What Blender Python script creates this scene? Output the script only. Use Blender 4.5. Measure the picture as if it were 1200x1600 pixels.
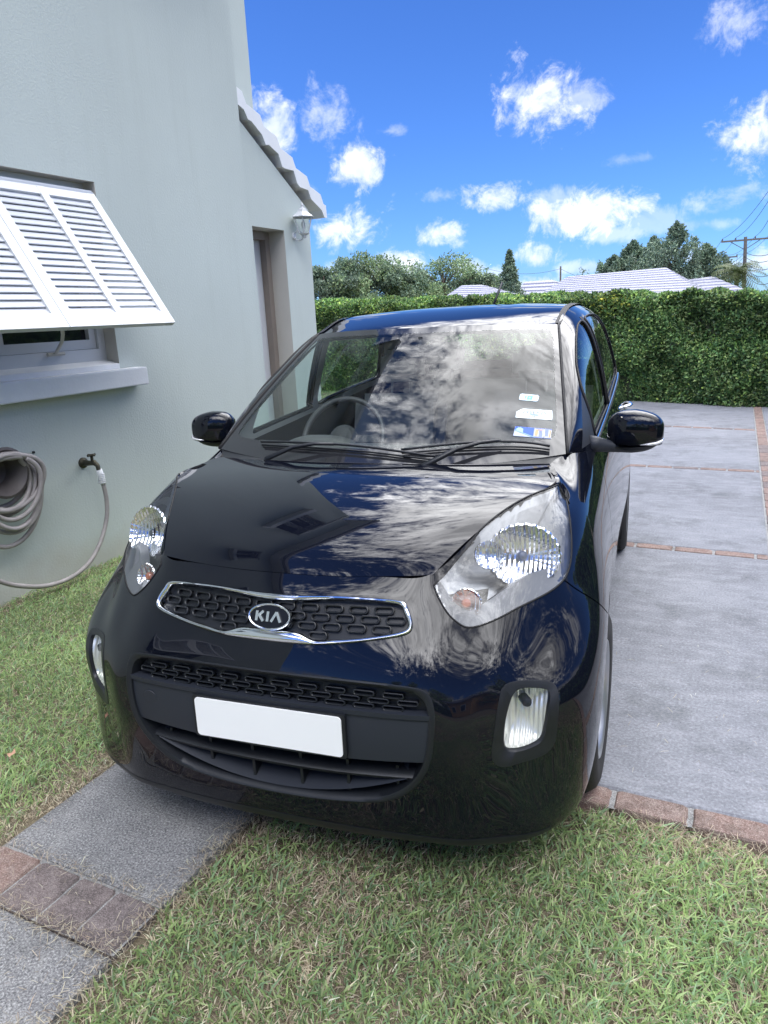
import bpy, bmesh, math, random
import numpy as np
from mathutils import Vector, Matrix
from mathutils.geometry import delaunay_2d_cdt
for o in list(bpy.data.objects): bpy.data.objects.remove(o)
SC = bpy.context.scene; COL = SC.collection
R = math.radians
# ---------------------------------------------------------------- camera
cam = bpy.data.cameras.new('camera'); co = bpy.data.objects.new('camera', cam); COL.objects.link(co); SC.camera = co
cam.sensor_fit = 'VERTICAL'; cam.sensor_height = 36.0; cam.lens = 1142.3/1600*36.0; cam.clip_start = .05; cam.clip_end = 3000
PITCH, ROLL, YAW, CH = R(14.99), R(-2.86), R(26.71), 1.455
_f = Vector((-math.sin(YAW), math.cos(YAW), 0)); _r = Vector((math.cos(YAW), math.sin(YAW), 0)); _u = Vector((0, 0, 1))
f2 = _f*math.cos(PITCH)-_u*math.sin(PITCH); u2 = _u*math.cos(PITCH)+_f*math.sin(PITCH)
r3 = _r*math.cos(ROLL)+u2*math.sin(ROLL); u3 = u2*math.cos(ROLL)-_r*math.sin(ROLL)
co.matrix_world = Matrix(((r3.x, u3.x, -f2.x, 0), (r3.y, u3.y, -f2.y, 0), (r3.z, u3.z, -f2.z, CH), (0, 0, 0, 1)))
SC.render.resolution_x = 768; SC.render.resolution_y = 1024
SC.render.engine = 'CYCLES'
SC.view_settings.view_transform = 'Standard'; SC.view_settings.look = 'None'; SC.view_settings.gamma = 1
SC.view_settings.exposure = EXPO = 0.50
SC.cycles.max_bounces = 12; SC.cycles.transparent_max_bounces = 16; SC.cycles.caustics_reflective = False
# ---------------------------------------------------------------- sky with clouds, and a sun behind them
SUN_EL, SUN_AZ = 48.0, 235.0      # azimuth clockwise from +Y
world = bpy.data.worlds.new('World'); SC.world = world; world.use_nodes = True
nt = world.node_tree; N = nt.nodes; LK = nt.links; N.clear()
def nd(t, **k):
    n = N.new(t)
    for a, b in k.items():
        if a == 'op': n.operation = b
        elif a == 'inp':
            for i, v in b.items(): n.inputs[i].default_value = v
        else: setattr(n, a, b)
    return n
out = nd('ShaderNodeOutputWorld'); bg = nd('ShaderNodeBackground'); LK.new(bg.outputs[0], out.inputs[0])
sky = nd('ShaderNodeTexSky', sky_type='NISHITA', sun_disc=False, sun_elevation=R(SUN_EL), sun_rotation=R(SUN_AZ), altitude=0, air_density=1.0, dust_density=.1, ozone_density=2.5)
skm = nd('ShaderNodeMix', data_type='RGBA', blend_type='MULTIPLY', inp={0: 1.0}); LK.new(sky.outputs[0], skm.inputs[6]); skm.inputs[7].default_value = (.041, .072, .138, 1)
tc = nd('ShaderNodeTexCoord')
nrm = nd('ShaderNodeVectorMath', op='NORMALIZE'); LK.new(tc.outputs['Generated'], nrm.inputs[0])
def noise(scale, det, rough, dist=0, stretch=None):
    n = nd('ShaderNodeTexNoise', inp={'Scale': scale, 'Detail': det, 'Roughness': rough, 'Distortion': dist})
    if stretch:
        m = nd('ShaderNodeMapping', inp={'Scale': stretch}); LK.new(nrm.outputs[0], m.inputs[0]); LK.new(m.outputs[0], n.inputs['Vector'])
    else: LK.new(nrm.outputs[0], n.inputs['Vector'])
    return n
n_big = noise(7, 8, .66, .5); n_fine = noise(30, 7, .68, .4)
mixn = nd('ShaderNodeMath', op='MULTIPLY_ADD', inp={1: .75}); LK.new(n_fine.outputs['Fac'], mixn.inputs[0]); LK.new(n_big.outputs['Fac'], mixn.inputs[2])  # ~ .5 + .55*.5
def dirv(px, py):
    d = f2+r3*((px-600)/1142.3)+u3*((800-py)/1142.3); return d.normalized()
def azel(az, el):  # az measured from the car's nose-to-tail direction (world), + to the right
    a = R(az); e = R(el); return Vector((math.sin(a)*math.cos(e), math.cos(a)*math.cos(e), math.sin(e)))
def blob(center, rx, ry, soft, strength, add=0.0, k=3.3):
    """elliptic cloud puff on the sky dome: tangent-plane ellipse whose rim is broken up by noise"""
    c = center; ex = Vector((c.y, -c.x, 0)).normalized(); ey = c.cross(ex).normalized()*-1
    dx = nd('ShaderNodeVectorMath', op='DOT_PRODUCT'); LK.new(nrm.outputs[0], dx.inputs[0]); dx.inputs[1].default_value = ex/rx
    dy = nd('ShaderNodeVectorMath', op='DOT_PRODUCT'); LK.new(nrm.outputs[0], dy.inputs[0]); dy.inputs[1].default_value = ey/ry
    dz = nd('ShaderNodeVectorMath', op='DOT_PRODUCT'); LK.new(nrm.outputs[0], dz.inputs[0]); dz.inputs[1].default_value = c
    ox = nd('ShaderNodeMath', op='MULTIPLY'); LK.new(dx.outputs['Value'], ox.inputs[0]); LK.new(dx.outputs['Value'], ox.inputs[1])
    oy = nd('ShaderNodeMath', op='MULTIPLY_ADD'); LK.new(dy.outputs['Value'], oy.inputs[0]); LK.new(dy.outputs['Value'], oy.inputs[1]); LK.new(ox.outputs[0], oy.inputs[2])
    sq = nd('ShaderNodeMath', op='SQRT'); LK.new(oy.outputs[0], sq.inputs[0])
    # density = (1 - r) + (noise - .78)*k
    a = nd('ShaderNodeMath', op='SUBTRACT', inp={0: 1.0}); LK.new(sq.outputs[0], a.inputs[1])
    b = nd('ShaderNodeMath', op='MULTIPLY_ADD', inp={1: k, 2: -k*.895+add}); LK.new(mixn.outputs[0], b.inputs[0])
    s = nd('ShaderNodeMath', op='ADD'); LK.new(a.outputs[0], s.inputs[0]); LK.new(b.outputs[0], s.inputs[1])
    front = nd('ShaderNodeMath', op='GREATER_THAN', inp={1: 0.0}); LK.new(dz.outputs['Value'], front.inputs[0])
    mr = nd('ShaderNodeMapRange', interpolation_type='SMOOTHSTEP', inp={1: 0.0, 2: soft, 3: 0.0, 4: strength}); LK.new(s.outputs[0], mr.inputs[0])
    f = nd('ShaderNodeMath', op='MULTIPLY'); LK.new(mr.outputs[0], f.inputs[0]); LK.new(front.outputs[0], f.inputs[1])
    return f.outputs[0], dy.outputs['Value'], s.outputs[0]
BL = []
for px, py, rx, ry, st in [(840, 160, 70, 58, .9), (905, 150, 45, 25, .45), (560, 262, 56, 42, .9), (508, 182, 48, 44, .55), (425, 195, 48, 60, .85), (530, 352, 66, 38, .95), (762, 310, 60, 28, .75), (698, 362, 52, 24, .8),
        (912, 335, 86, 34, .95), (870, 310, 40, 20, .4), (1182, 218, 50, 52, .95), (1150, 308, 70, 22, .4), (1168, 25, 62, 34, .5), (628, 412, 55, 22, .9), (835, 402, 34, 22, .8), (1190, 405, 60, 26, .8), (770, 430, 50, 20, .5), (960, 365, 50, 14, .45),
        (850, 445, 60, 20, .7), (740, 420, 40, 16, .6), (560, 420, 60, 18, .5), (690, 305, 40, 12, .35), (1010, 345, 60, 20, .3), (610, 205, 30, 10, .3), (980, 250, 40, 9, .22), (1075, 395, 55, 12, .45), (905, 420, 50, 12, .5), (480, 300, 26, 14, .3), (1120, 350, 60, 10, .3)]:
    BL.append(blob(dirv(px, py), rx/1142, ry/1142, .9, st*.95))
cur = None
for o, _, _ in BL:
    if cur is None: cur = o
    else:
        m = nd('ShaderNodeMath', op='MAXIMUM'); LK.new(cur, m.inputs[0]); LK.new(o, m.inputs[1]); cur = m.outputs[0]
cl1 = nd('ShaderNodeMix', data_type='RGBA'); LK.new(cur, cl1.inputs[0]); LK.new(skm.outputs[2], cl1.inputs[6])
# small clouds: white tops, greyer where dense
shade = nd('ShaderNodeMix', data_type='RGBA', inp={6: (.95, .97, 1.0, 1), 7: (.52, .62, .80, 1)}); of = nd('ShaderNodeVectorMath', op='ADD'); LK.new(nrm.outputs[0], of.inputs[0]); of.inputs[1].default_value = (-.012, -.004, .022)
nb2 = nd('ShaderNodeTexNoise', inp={'Scale': 7, 'Detail': 5, 'Roughness': .6, 'Distortion': .5}); LK.new(of.outputs[0], nb2.inputs['Vector']); nb1 = noise(7, 5, .6, .5)
dfn = nd('ShaderNodeMath', op='SUBTRACT'); LK.new(nb2.outputs['Fac'], dfn.inputs[0]); LK.new(nb1.outputs['Fac'], dfn.inputs[1])      # thicker towards the light = in shade
msh = nd('ShaderNodeMapRange', inp={1: -.03, 2: .13}); LK.new(dfn.outputs[0], msh.inputs[0]); LK.new(msh.outputs[0], shade.inputs[0])
LK.new(shade.outputs[2], cl1.inputs[7])
# big bright clouds: the first mirrored in the car, unseen others added for ambient light
BIG = [(azel(5, 50), .33, .46, 7.2), (azel(62, 56), .55, .4, 3.0), (azel(110, 50), .5, .28, 1.6), (azel(155, 55), .55, .30, 8.5), (azel(150, 10), .9, .10, .9), (azel(95, 16), .5, .12, .9)]
prev = cl1.outputs[2]
nb = noise(4.5, 9, .6, .6, (1, 1, 1.6)); mb = nd('ShaderNodeMapRange', inp={1: .34, 2: .62, 3: .42, 4: 1.0}); LK.new(nb.outputs['Fac'], mb.inputs[0])
for c, rx, ry, lum in BIG:
    o, _, _ = blob(c, rx, ry, .9, 1.0, .75 if c.y > .3 else .3, 2.4)
    if c.y > 0:      # the overhead bank ends well above the low fair-weather puffs
        sz = nd('ShaderNodeSeparateXYZ'); LK.new(nrm.outputs[0], sz.inputs[0]); lim = nd('ShaderNodeMapRange', interpolation_type='SMOOTHSTEP', inp={1: .385, 2: .47}); LK.new(sz.outputs['Z'], lim.inputs[0]); om = nd('ShaderNodeMath', op='MULTIPLY'); LK.new(o, om.inputs[0]); LK.new(lim.outputs[0], om.inputs[1]); o = om.outputs[0]
    mx = nd('ShaderNodeMix', data_type='RGBA'); LK.new(o, mx.inputs[0]); LK.new(prev, mx.inputs[6])
    br = nd('ShaderNodeVectorMath', op='SCALE'); br.inputs[0].default_value = (1.0*lum, 1.0*lum, 1.02*lum); LK.new(mb.outputs[0], br.inputs['Scale'])
    LK.new(br.outputs[0], mx.inputs[7]); prev = mx.outputs[2]
LK.new(prev, bg.inputs[0]); bg.inputs[1].default_value = 1.0
sun = bpy.data.lights.new('sun', 'SUN'); so = bpy.data.objects.new('sun', sun); COL.objects.link(so)
sun.energy = 1.1; sun.angle = R(14); sun.color = (1, .94, .84)
_a = R(SUN_AZ); _e = R(SUN_EL); sd = Vector((math.sin(_a)*math.cos(_e), math.cos(_a)*math.cos(_e), math.sin(_e)))
so.rotation_euler = sd.to_track_quat('Z', 'Y').to_euler(); so.location = sd*30
# ---------------------------------------------------------------- materials
def mat(name, base=(.5, .5, .5), rough=.6, metal=0, spec=.5, coat=0, coat_rough=.03, var=0, vscale=3, bump=0, bscale=60, bdist=.004, vcol=None, det=6, trans=0, emis=None):
    m = bpy.data.materials.new(name); m.use_nodes = True; t = m.node_tree; b = t.nodes['Principled BSDF']
    b.inputs['Base Color'].default_value = (*base, 1); b.inputs['Roughness'].default_value = rough; b.inputs['Metallic'].default_value = metal
    b.inputs['Specular IOR Level'].default_value = spec; b.inputs['Coat Weight'].default_value = coat; b.inputs['Coat Roughness'].default_value = coat_rough; b.inputs['Transmission Weight'].default_value = trans
    co_ = t.nodes.new('ShaderNodeTexCoord')
    if var:
        n = t.nodes.new('ShaderNodeTexNoise'); n.inputs['Scale'].default_value = vscale; n.inputs['Detail'].default_value = det; n.inputs['Roughness'].default_value = .62
        t.links.new(co_.outputs['Object'], n.inputs['Vector']); mr = t.nodes.new('ShaderNodeMapRange'); mr.inputs[1].default_value = .3; mr.inputs[2].default_value = .7
        t.links.new(n.outputs['Fac'], mr.inputs[0]); mx = t.nodes.new('ShaderNodeMix'); mx.data_type = 'RGBA'
        v2 = vcol or tuple(c*(1-var) for c in base); mx.inputs[6].default_value = (*v2, 1); mx.inputs[7].default_value = (*[min(1, c*(1+var*.4)) for c in base], 1)
        t.links.new(mr.outputs[0], mx.inputs[0]); t.links.new(mx.outputs[2], b.inputs['Base Color'])
    if bump:
        n2 = t.nodes.new('ShaderNodeTexNoise'); n2.inputs['Scale'].default_value = bscale; n2.inputs['Detail'].default_value = 5; t.links.new(co_.outputs['Object'], n2.inputs['Vector'])
        bp = t.nodes.new('ShaderNodeBump'); bp.inputs['Strength'].default_value = bump; bp.inputs['Distance'].default_value = bdist; t.links.new(n2.outputs['Fac'], bp.inputs['Height']); t.links.new(bp.outputs[0], b.inputs['Normal'])
    return m
def node(m, t, **k):
    n = m.node_tree.nodes.new(t)
    for a, b in k.items():
        if a == 'inp':
            for i, v in b.items(): n.inputs[i].default_value = v
        else: setattr(n, a, b)
    return n
def link(m, a, b): m.node_tree.links.new(a, b)
def glass(name, tint, rough=.0, ior=1.5, body=0, bodycol=(.05, .05, .05)):
    """clear sheet: fresnel mirror over a tinted see-through sheet (a real pane does not bend what is behind it)"""
    m = bpy.data.materials.new(name); m.use_nodes = True; t = m.node_tree; t.nodes.clear()
    o = node(m, 'ShaderNodeOutputMaterial'); tr = node(m, 'ShaderNodeBsdfTransparent'); tr.inputs[0].default_value = (*tint, 1)
    gl = node(m, 'ShaderNodeBsdfGlossy'); gl.inputs['Roughness'].default_value = rough; gl.inputs[0].default_value = (1, 1, 1, 1)
    fr = node(m, 'ShaderNodeFresnel'); ge = node(m, 'ShaderNodeNewGeometry'); ex = node(m, 'ShaderNodeMath', operation='MULTIPLY_ADD', inp={1: -2.0, 2: 1.0}); link(m, ge.outputs['Backfacing'], ex.inputs[0])
    pw = node(m, 'ShaderNodeMath', operation='POWER', inp={0: ior}); link(m, ex.outputs[0], pw.inputs[1]); link(m, pw.outputs[0], fr.inputs[0])      # a thin pane mirrors the same from both sides
    mx = node(m, 'ShaderNodeMixShader')
    link(m, fr.outputs[0], mx.inputs[0])
    if body:
        df = node(m, 'ShaderNodeBsdfDiffuse'); df.inputs[0].default_value = (*bodycol, 1); m2 = node(m, 'ShaderNodeMixShader', inp={0: body}); link(m, tr.outputs[0], m2.inputs[1]); link(m, df.outputs[0], m2.inputs[2]); link(m, m2.outputs[0], mx.inputs[1])
    else: link(m, tr.outputs[0], mx.inputs[1])
    link(m, gl.outputs[0], mx.inputs[2]); link(m, mx.outputs[0], o.inputs[0]); return m
# ---------------------------------------------------------------- mesh helpers
class MB:
    """collects shapes and links them as ONE mesh object"""
    def __init__(s): s.v = []; s.f = []; s.m = []
    def add(s, v, f, mi=0):
        k = len(s.v); s.v += [tuple(p) for p in v]; s.f += [tuple(i+k for i in q) for q in f]; s.m += [mi]*len(f); return s
    def box(s, a, b, mi=0, M=None, bev=0):
        x0, y0, z0 = a; x1, y1, z1 = b
        if bev:
            bm = bmesh.new(); bmesh.ops.create_cube(bm, size=1)
            bmesh.ops.scale(bm, verts=bm.verts, vec=(x1-x0, y1-y0, z1-z0)); bmesh.ops.translate(bm, verts=bm.verts, vec=((x0+x1)/2, (y0+y1)/2, (z0+z1)/2))
            bmesh.ops.bevel(bm, geom=bm.edges, offset=bev, segments=2, affect='EDGES')
            v = [p.co.copy() for p in bm.verts]; f = [[p.index for p in q.verts] for q in bm.faces]; bm.free()
        else:
            v = [Vector(p) for p in ((x0, y0, z0), (x1, y0, z0), (x1, y1, z0), (x0, y1, z0), (x0, y0, z1), (x1, y0, z1), (x1, y1, z1), (x0, y1, z1))]
            f = [(0, 3, 2, 1), (4, 5, 6, 7), (0, 1, 5, 4), (1, 2, 6, 5), (2, 3, 7, 6), (3, 0, 4, 7)]
        if M: v = [M @ p for p in v]
        return s.add(v, f, mi)
    def tube(s, P, r, n=8, caps=True, mi=0, closed=False, sq=None):
        P = [Vector(p) for p in P]; rs = r if hasattr(r, '__len__') else [r]*len(P); V = []; F = []; L = len(P); up = None
        for i, p in enumerate(P):
            t = (P[(i+1) % L]-P[i-1]) if closed else (P[min(i+1, L-1)]-P[max(i-1, 0)]); t.normalize()
            if up is None: up = Vector((0, 0, 1)) if abs(t.z) < .9 else Vector((1, 0, 0))
            a = t.cross(up); a.normalize(); b = a.cross(t); b.normalize(); up = b
            for k in range(n):
                th = 2*math.pi*k/n; V.append(p+(a*math.cos(th)+b*math.sin(th))*rs[i])
        for i in range(L if closed else L-1):
            for k in range(n): F.append((i*n+k, i*n+(k+1) % n, ((i+1) % L)*n+(k+1) % n, ((i+1) % L)*n+k))
        if caps and not closed: F += [tuple(range(n))[::-1], tuple((L-1)*n+k for k in range(n))]
        return s.add(V, F, mi)
    def lathe(s, prof, n=32, M=None, mi=0, caps=False):
        V = []; F = []
        for (r, h) in prof:
            for k in range(n):
                a = 2*math.pi*k/n; V.append(Vector((r*math.cos(a), r*math.sin(a), h)))
        for i in range(len(prof)-1):
            for k in range(n): F.append((i*n+k, i*n+(k+1) % n, (i+1)*n+(k+1) % n, (i+1)*n+k))
        if caps: F += [tuple(range(n))[::-1], tuple((len(prof)-1)*n+k for k in range(n))]
        if M: V = [M @ p for p in V]
        return s.add(V, F, mi)
    def prism(s, poly, a, b, M=None, mi=0):
        """poly (x, y) extruded from z=a to z=b"""
        n = len(poly); V = [Vector((x, y, a)) for x, y in poly]+[Vector((x, y, b)) for x, y in poly]
        F = [tuple(range(n))[::-1], tuple(range(n, 2*n))]+[(i, (i+1) % n, n+(i+1) % n, n+i) for i in range(n)]
        if M: V = [M @ p for p in V]
        return s.add(V, F, mi)
    def build(s, name, mats, parent=None, smooth=False, angle=None):
        me = bpy.data.meshes.new(name); me.from_pydata([tuple(p) for p in s.v], [], s.f); me.validate()
        for m in (mats if isinstance(mats, (list, tuple)) else [mats]): me.materials.append(m)
        if len(me.polygons) == len(s.m): me.polygons.foreach_set('material_index', s.m)
        if smooth: me.shade_smooth() if hasattr(me, 'shade_smooth') else me.polygons.foreach_set('use_smooth', [True]*len(me.polygons))
        if smooth and angle: me.set_sharp_from_angle(angle=R(angle))
        o = bpy.data.objects.new(name, me); COL.objects.link(o); o.parent = parent; return o
def tag(o, label=None, cat=None, group=None, kind=None):
    if label: o['label'] = label
    if cat: o['category'] = cat
    if group: o['group'] = group
    if kind: o['kind'] = kind
    return o
def empty(name, loc=(0, 0, 0), rz=0, label=None, cat=None, group=None):
    o = bpy.data.objects.new(name, None); COL.objects.link(o); o.location = loc; o.rotation_euler = (0, 0, rz); o.empty_display_size = .1; return tag(o, label, cat, group)
def copy_tree(o, parent=None):
    c = o.copy(); COL.objects.link(c); c.parent = parent
    for ch in [x for x in bpy.data.objects if x.parent == o]: copy_tree(ch, c)
    return c
def fast_mesh(name, V, F, mats, parent=None, mi=None, col=None, smooth=False):
    """V (n,3) array, F (m,k) array of equal-sided faces; col: per-face colour (m,3)"""
    V = np.asarray(V, np.float32); F = np.asarray(F, np.int32); me = bpy.data.meshes.new(name); k = F.shape[1]
    me.vertices.add(len(V)); me.vertices.foreach_set('co', V.ravel()); me.loops.add(F.size); me.loops.foreach_set('vertex_index', F.ravel())
    me.polygons.add(len(F)); me.polygons.foreach_set('loop_start', np.arange(len(F), dtype=np.int32)*k)
    me.polygons.foreach_set('use_smooth', np.full(len(F), smooth))
    me.update(calc_edges=True)
    for m in mats: me.materials.append(m)
    if mi is not None: me.polygons.foreach_set('material_index', np.asarray(mi, np.int32))
    if col is not None:
        ca = me.color_attributes.new('tint', 'FLOAT_COLOR', 'CORNER'); c = np.ones((len(F), k, 4), np.float32); c[..., :3] = col[:, None, :]; ca.data.foreach_set('color', c.ravel())
    o = bpy.data.objects.new(name, me); COL.objects.link(o); o.parent = parent; return o
rng = np.random.default_rng(7); random.seed(7)
# ---------------------------------------------------------------- car body surfaces (car frame: c across, l back from the nose, z up)
def nat_basis(n, x):
    """rows: evaluation points, cols: weights on n equally spaced knots of a natural cubic spline"""
    A = np.zeros((n, n)); B = np.zeros((n, n)); A[0, 0] = A[-1, -1] = 1
    for i in range(1, n-1):
        A[i, i-1:i+2] = [1, 4, 1]; B[i, i-1:i+2] = [6, -12, 6]
    M = np.linalg.solve(A, B)
    x = np.asarray(x, float); k = np.clip(np.floor(x).astype(int), 0, n-2); t = x-k
    W = np.zeros((len(x), n)); r = np.arange(len(x)); W[r, k] += 1-t; W[r, k+1] += t
    return W + (((1-t)**3-(1-t))/6)[:, None]*M[k] + ((t**3-t)/6)[:, None]*M[k+1]
class Surf:
    """tensor spline through a grid G[u][v]; sym: mirrored in c about u = 0 so the centre line is smooth"""
    def __init__(s, G, sym=False):
        G = np.array(G, float); s.nu, s.nv = G.shape[:2]; s.sym = sym
        if sym:
            k = min(4, s.nu-1); H = G[1:k+1][::-1].copy(); H[..., 0] *= -1; G = np.concatenate([H, G]); s.off = k
        else: s.off = 0
        s.G = G
    def P(s, uv):
        uv = np.asarray(uv, float).reshape(-1, 2)
        return np.einsum('pi,ijk,pj->pk', nat_basis(s.G.shape[0], uv[:, 0]+s.off), s.G, nat_basis(s.G.shape[1], uv[:, 1]))
    def N(s, uv):
        uv = np.asarray(uv, float).reshape(-1, 2); e = 1e-3
        a = s.P(uv+[e, 0])-s.P(uv-[e, 0]); b = s.P(uv+[0, e])-s.P(uv-[0, e]); n = np.cross(a, b)
        return n/np.maximum(np.linalg.norm(n, axis=1, keepdims=True), 1e-12)
    def inv(s, pts, comps, ur=None, vr=None):
        """uv of the surface points whose two coordinates comps equal pts"""
        ur = ur or (0, s.nu-1); vr = vr or (0, s.nv-1)
        g = np.array([(a, b) for a in np.linspace(*ur, 60) for b in np.linspace(*vr, 40)]); Q = s.P(g)[:, comps]
        pts = np.asarray(pts, float); uv = np.array([g[np.argmin(((Q-p)**2).sum(1))] for p in pts])
        for _ in range(12):
            e = 1e-4; r = s.P(uv)[:, comps]-pts
            a = (s.P(uv+[e, 0])[:, comps]-s.P(uv-[e, 0])[:, comps])/(2*e); b = (s.P(uv+[0, e])[:, comps]-s.P(uv-[0, e])[:, comps])/(2*e)
            det = a[:, 0]*b[:, 1]-a[:, 1]*b[:, 0]; det = np.where(abs(det) < 1e-7, 1e-7, det)
            du = (r[:, 0]*b[:, 1]-r[:, 1]*b[:, 0])/det; dv = (a[:, 0]*r[:, 1]-a[:, 1]*r[:, 0])/det
            uv = uv-np.clip(np.stack([du, dv], 1), -.3, .3)
        return uv
def cr(P, n=8, closed=True):
    """smooth curve through points"""
    P = np.array(P, float); N = len(P); o = []
    for i in range(N if closed else N-1):
        a, b, c, d = (P[(i+k) % N] if closed else P[min(max(i+k, 0), N-1)] for k in (-1, 0, 1, 2))
        for t in np.arange(n)/n:
            o.append(.5*((2*b)+(c-a)*t+(2*a-5*b+4*c-d)*t*t+(3*b-a-3*c+d)*t**3))
    if not closed: o.append(P[-1])
    return np.array(o)
ZR = [.155, .166, .28, .42, .54, .63, .715, .78, .828]
L0 = [.110, .030, .005, -.012, -.008, .012, .055, .092, .137]
def fc(c, bow, top=None, n=9):
    col = [(c, L0[i]+bow[i], ZR[i]) for i in range(9)]
    if top: col[9-len(top):] = top
    return col
A_GRID = [
 fc(0, [0]*9),
 fc(.16, [.002, .002, .002, .002, .003, .005, .007, .009, .009]),
 fc(.30, [.012, .010, .010, .009, .009, .012, .022, .027, .026], [(.30, .162, .830)]),
 fc(.40, [.03, .022, .020, .018, .018, .024, .043, .060, .0], [(.40, .202, .841)]),
 fc(.49, [.045, .036, .038, .038, .044, .068, .096, 0, 0], [(.49, .245, .815), (.489, .371, .916)]),
 [(.57, .150, .160), (.574, .098, .170), (.575, .084, .285), (.57, .075, .42), (.57, .085, .54), (.57, .130, .63), (.572, .213, .722), (.576, .358, .858), (.582, .545, .957)],
 [(.632, .205, .166), (.660, .142, .176), (.664, .134, .29), (.659, .130, .42), (.659, .132, .54), (.645, .203, .635), (.640, .292, .735), (.645, .445, .872), (.639, .645, .964)],
 [(.690, .29, .175), (.728, .226, .186), (.737, .211, .30), (.738, .205, .42), (.738, .207, .54), (.712, .262, .635), (.698, .372, .745), (.686, .53, .880), (.625, .74, .975)],
 [(.735, .40, .185), (.763, .355, .202), (.778, .325, .31), (.786, .315, .42), (.786, .320, .54), (.774, .368, .64), (.742, .475, .755), (.712, .64, .888), (.597, .84, .985)],
 [(.752, .62, .20), (.77, .60, .22), (.785, .575, .33), (.792, .565, .44), (.794, .565, .56), (.788, .585, .66), (.765, .65, .77), (.727, .79, .892), (.645, .935, .999)],
 [(.74, .98, .21), (.755, .98, .225), (.77, .97, .33), (.779, .96, .44), (.783, .96, .56), (.781, .97, .67), (.768, 1.0, .78), (.745, 1.05, .885), (.702, 1.13, .985)],
 [(.74, 1.5, .21), (.755, 1.5, .225), (.768, 1.5, .33), (.776, 1.5, .44), (.781, 1.5, .56), (.781, 1.5, .67), (.771, 1.52, .79), (.750, 1.55, .90), (.711, 1.60, 1.005)],
 [(.74, 2.05, .21), (.755, 2.05, .225), (.768, 2.05, .33), (.778, 2.05, .44), (.783, 2.05, .56), (.783, 2.05, .68), (.773, 2.06, .81), (.751, 2.08, .925), (.714, 2.12, 1.03)],
 [(.745, 2.6, .21), (.76, 2.6, .225), (.775, 2.6, .33), (.786, 2.6, .44), (.790, 2.6, .56), (.789, 2.6, .68), (.778, 2.6, .83), (.754, 2.6, .95), (.713, 2.6, 1.055)],
 [(.745, 3.05, .22), (.76, 3.05, .235), (.775, 3.05, .34), (.787, 3.05, .44), (.791, 3.05, .56), (.787, 3.05, .69), (.772, 3.04, .84), (.745, 3.03, .96), (.702, 3.02, 1.07)],
 [(.70, 3.36, .24), (.715, 3.36, .25), (.733, 3.36, .35), (.745, 3.36, .45), (.75, 3.36, .56), (.745, 3.35, .69), (.73, 3.33, .84), (.705, 3.32, .96), (.665, 3.31, 1.075)],
 [(.58, 3.51, .26), (.595, 3.51, .27), (.61, 3.52, .36), (.625, 3.53, .46), (.63, 3.53, .57), (.62, 3.51, .70), (.605, 3.47, .84), (.59, 3.45, .96), (.57, 3.43, 1.075)],
 [(.33, 3.57, .27), (.33, 3.58, .28), (.33, 3.59, .37), (.33, 3.60, .47), (.33, 3.60, .57), (.33, 3.57, .70), (.33, 3.52, .84), (.33, 3.49, .96), (.33, 3.47, 1.08)],
 [(0, 3.59, .27), (0, 3.60, .28), (0, 3.61, .37), (0, 3.615, .47), (0, 3.61, .57), (0, 3.585, .70), (0, 3.53, .84), (0, 3.50, .96), (0, 3.48, 1.08)]]
SA = Surf(A_GRID, True)
H_EDGE = [(.393, .189, .834), (.433, .263, .874), (.489, .371, .916), (.551, .485, .947), (.608, .592, .962), (.632, .71, .971), (.597, .84, .985)]
H_MID = [(.140, .828), (.185, .868), (.27, .905), (.38, .936), (.50, .960), (.63, .978), (.77, .988)]
def hood_pt(i, s):
    e, (l, z) = H_EDGE[i], H_MID[i]
    return (e[0]*s, l+(e[1]-l)*s**2.2, z+(e[2]-z)*s**2.2)
SH = Surf([[hood_pt(i, s) for i in range(7)] for s in (0, .2, .4, .6, .8, 1)], True)
W_BOT = [(0, .79, .972), (.2, .797, .974), (.4, .835, .982), (.55, .878, .994), (.64, .912, 1.004)]
W_TOP = [(0, 1.535, 1.402), (.17, 1.54, 1.402), (.34, 1.567, 1.400), (.46, 1.60, 1.395), (.526, 1.628, 1.390)]
SW = Surf([[tuple(np.array(b)*(1-t)+np.array(a)*t+np.array([0, -.030, .052])*t*(1-t)) for t in (0, .25, .5, .75, 1)] for b, a in zip(W_BOT, W_TOP)], True)
P_BT = [((.648, .935, 1.0), (.64, .912, 1.006)), ((.678, 1.02, .990), (.617, 1.05, 1.094)), ((.702, 1.13, .985), (.585, 1.25, 1.203)), ((.708, 1.35, .994), (.555, 1.44, 1.301)),
 ((.711, 1.60, 1.005), (.526, 1.628, 1.39)), ((.713, 1.85, 1.018), (.528, 1.83, 1.438)), ((.714, 2.12, 1.03), (.532, 2.12, 1.462)), ((.713, 2.6, 1.055), (.525, 2.6, 1.460)),
 ((.705, 2.95, 1.068), (.51, 2.95, 1.430)), ((.685, 3.18, 1.073), (.487, 3.18, 1.385)), ((.65, 3.35, 1.076), (.455, 3.36, 1.325))]
def side_pt(B, T, k):
    B, T = np.array(B), np.array(T); fcz = [(0, 0), (.12, .30), (.30, .60), (.56, .86), (1, 1)][k]
    p = B+(T-B)*fcz[1]; p[0] = B[0]+(T[0]-B[0])*fcz[0]; return tuple(p)
SP = Surf([[side_pt(B, T, k) for k in range(5)] for B, T in P_BT])
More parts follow.
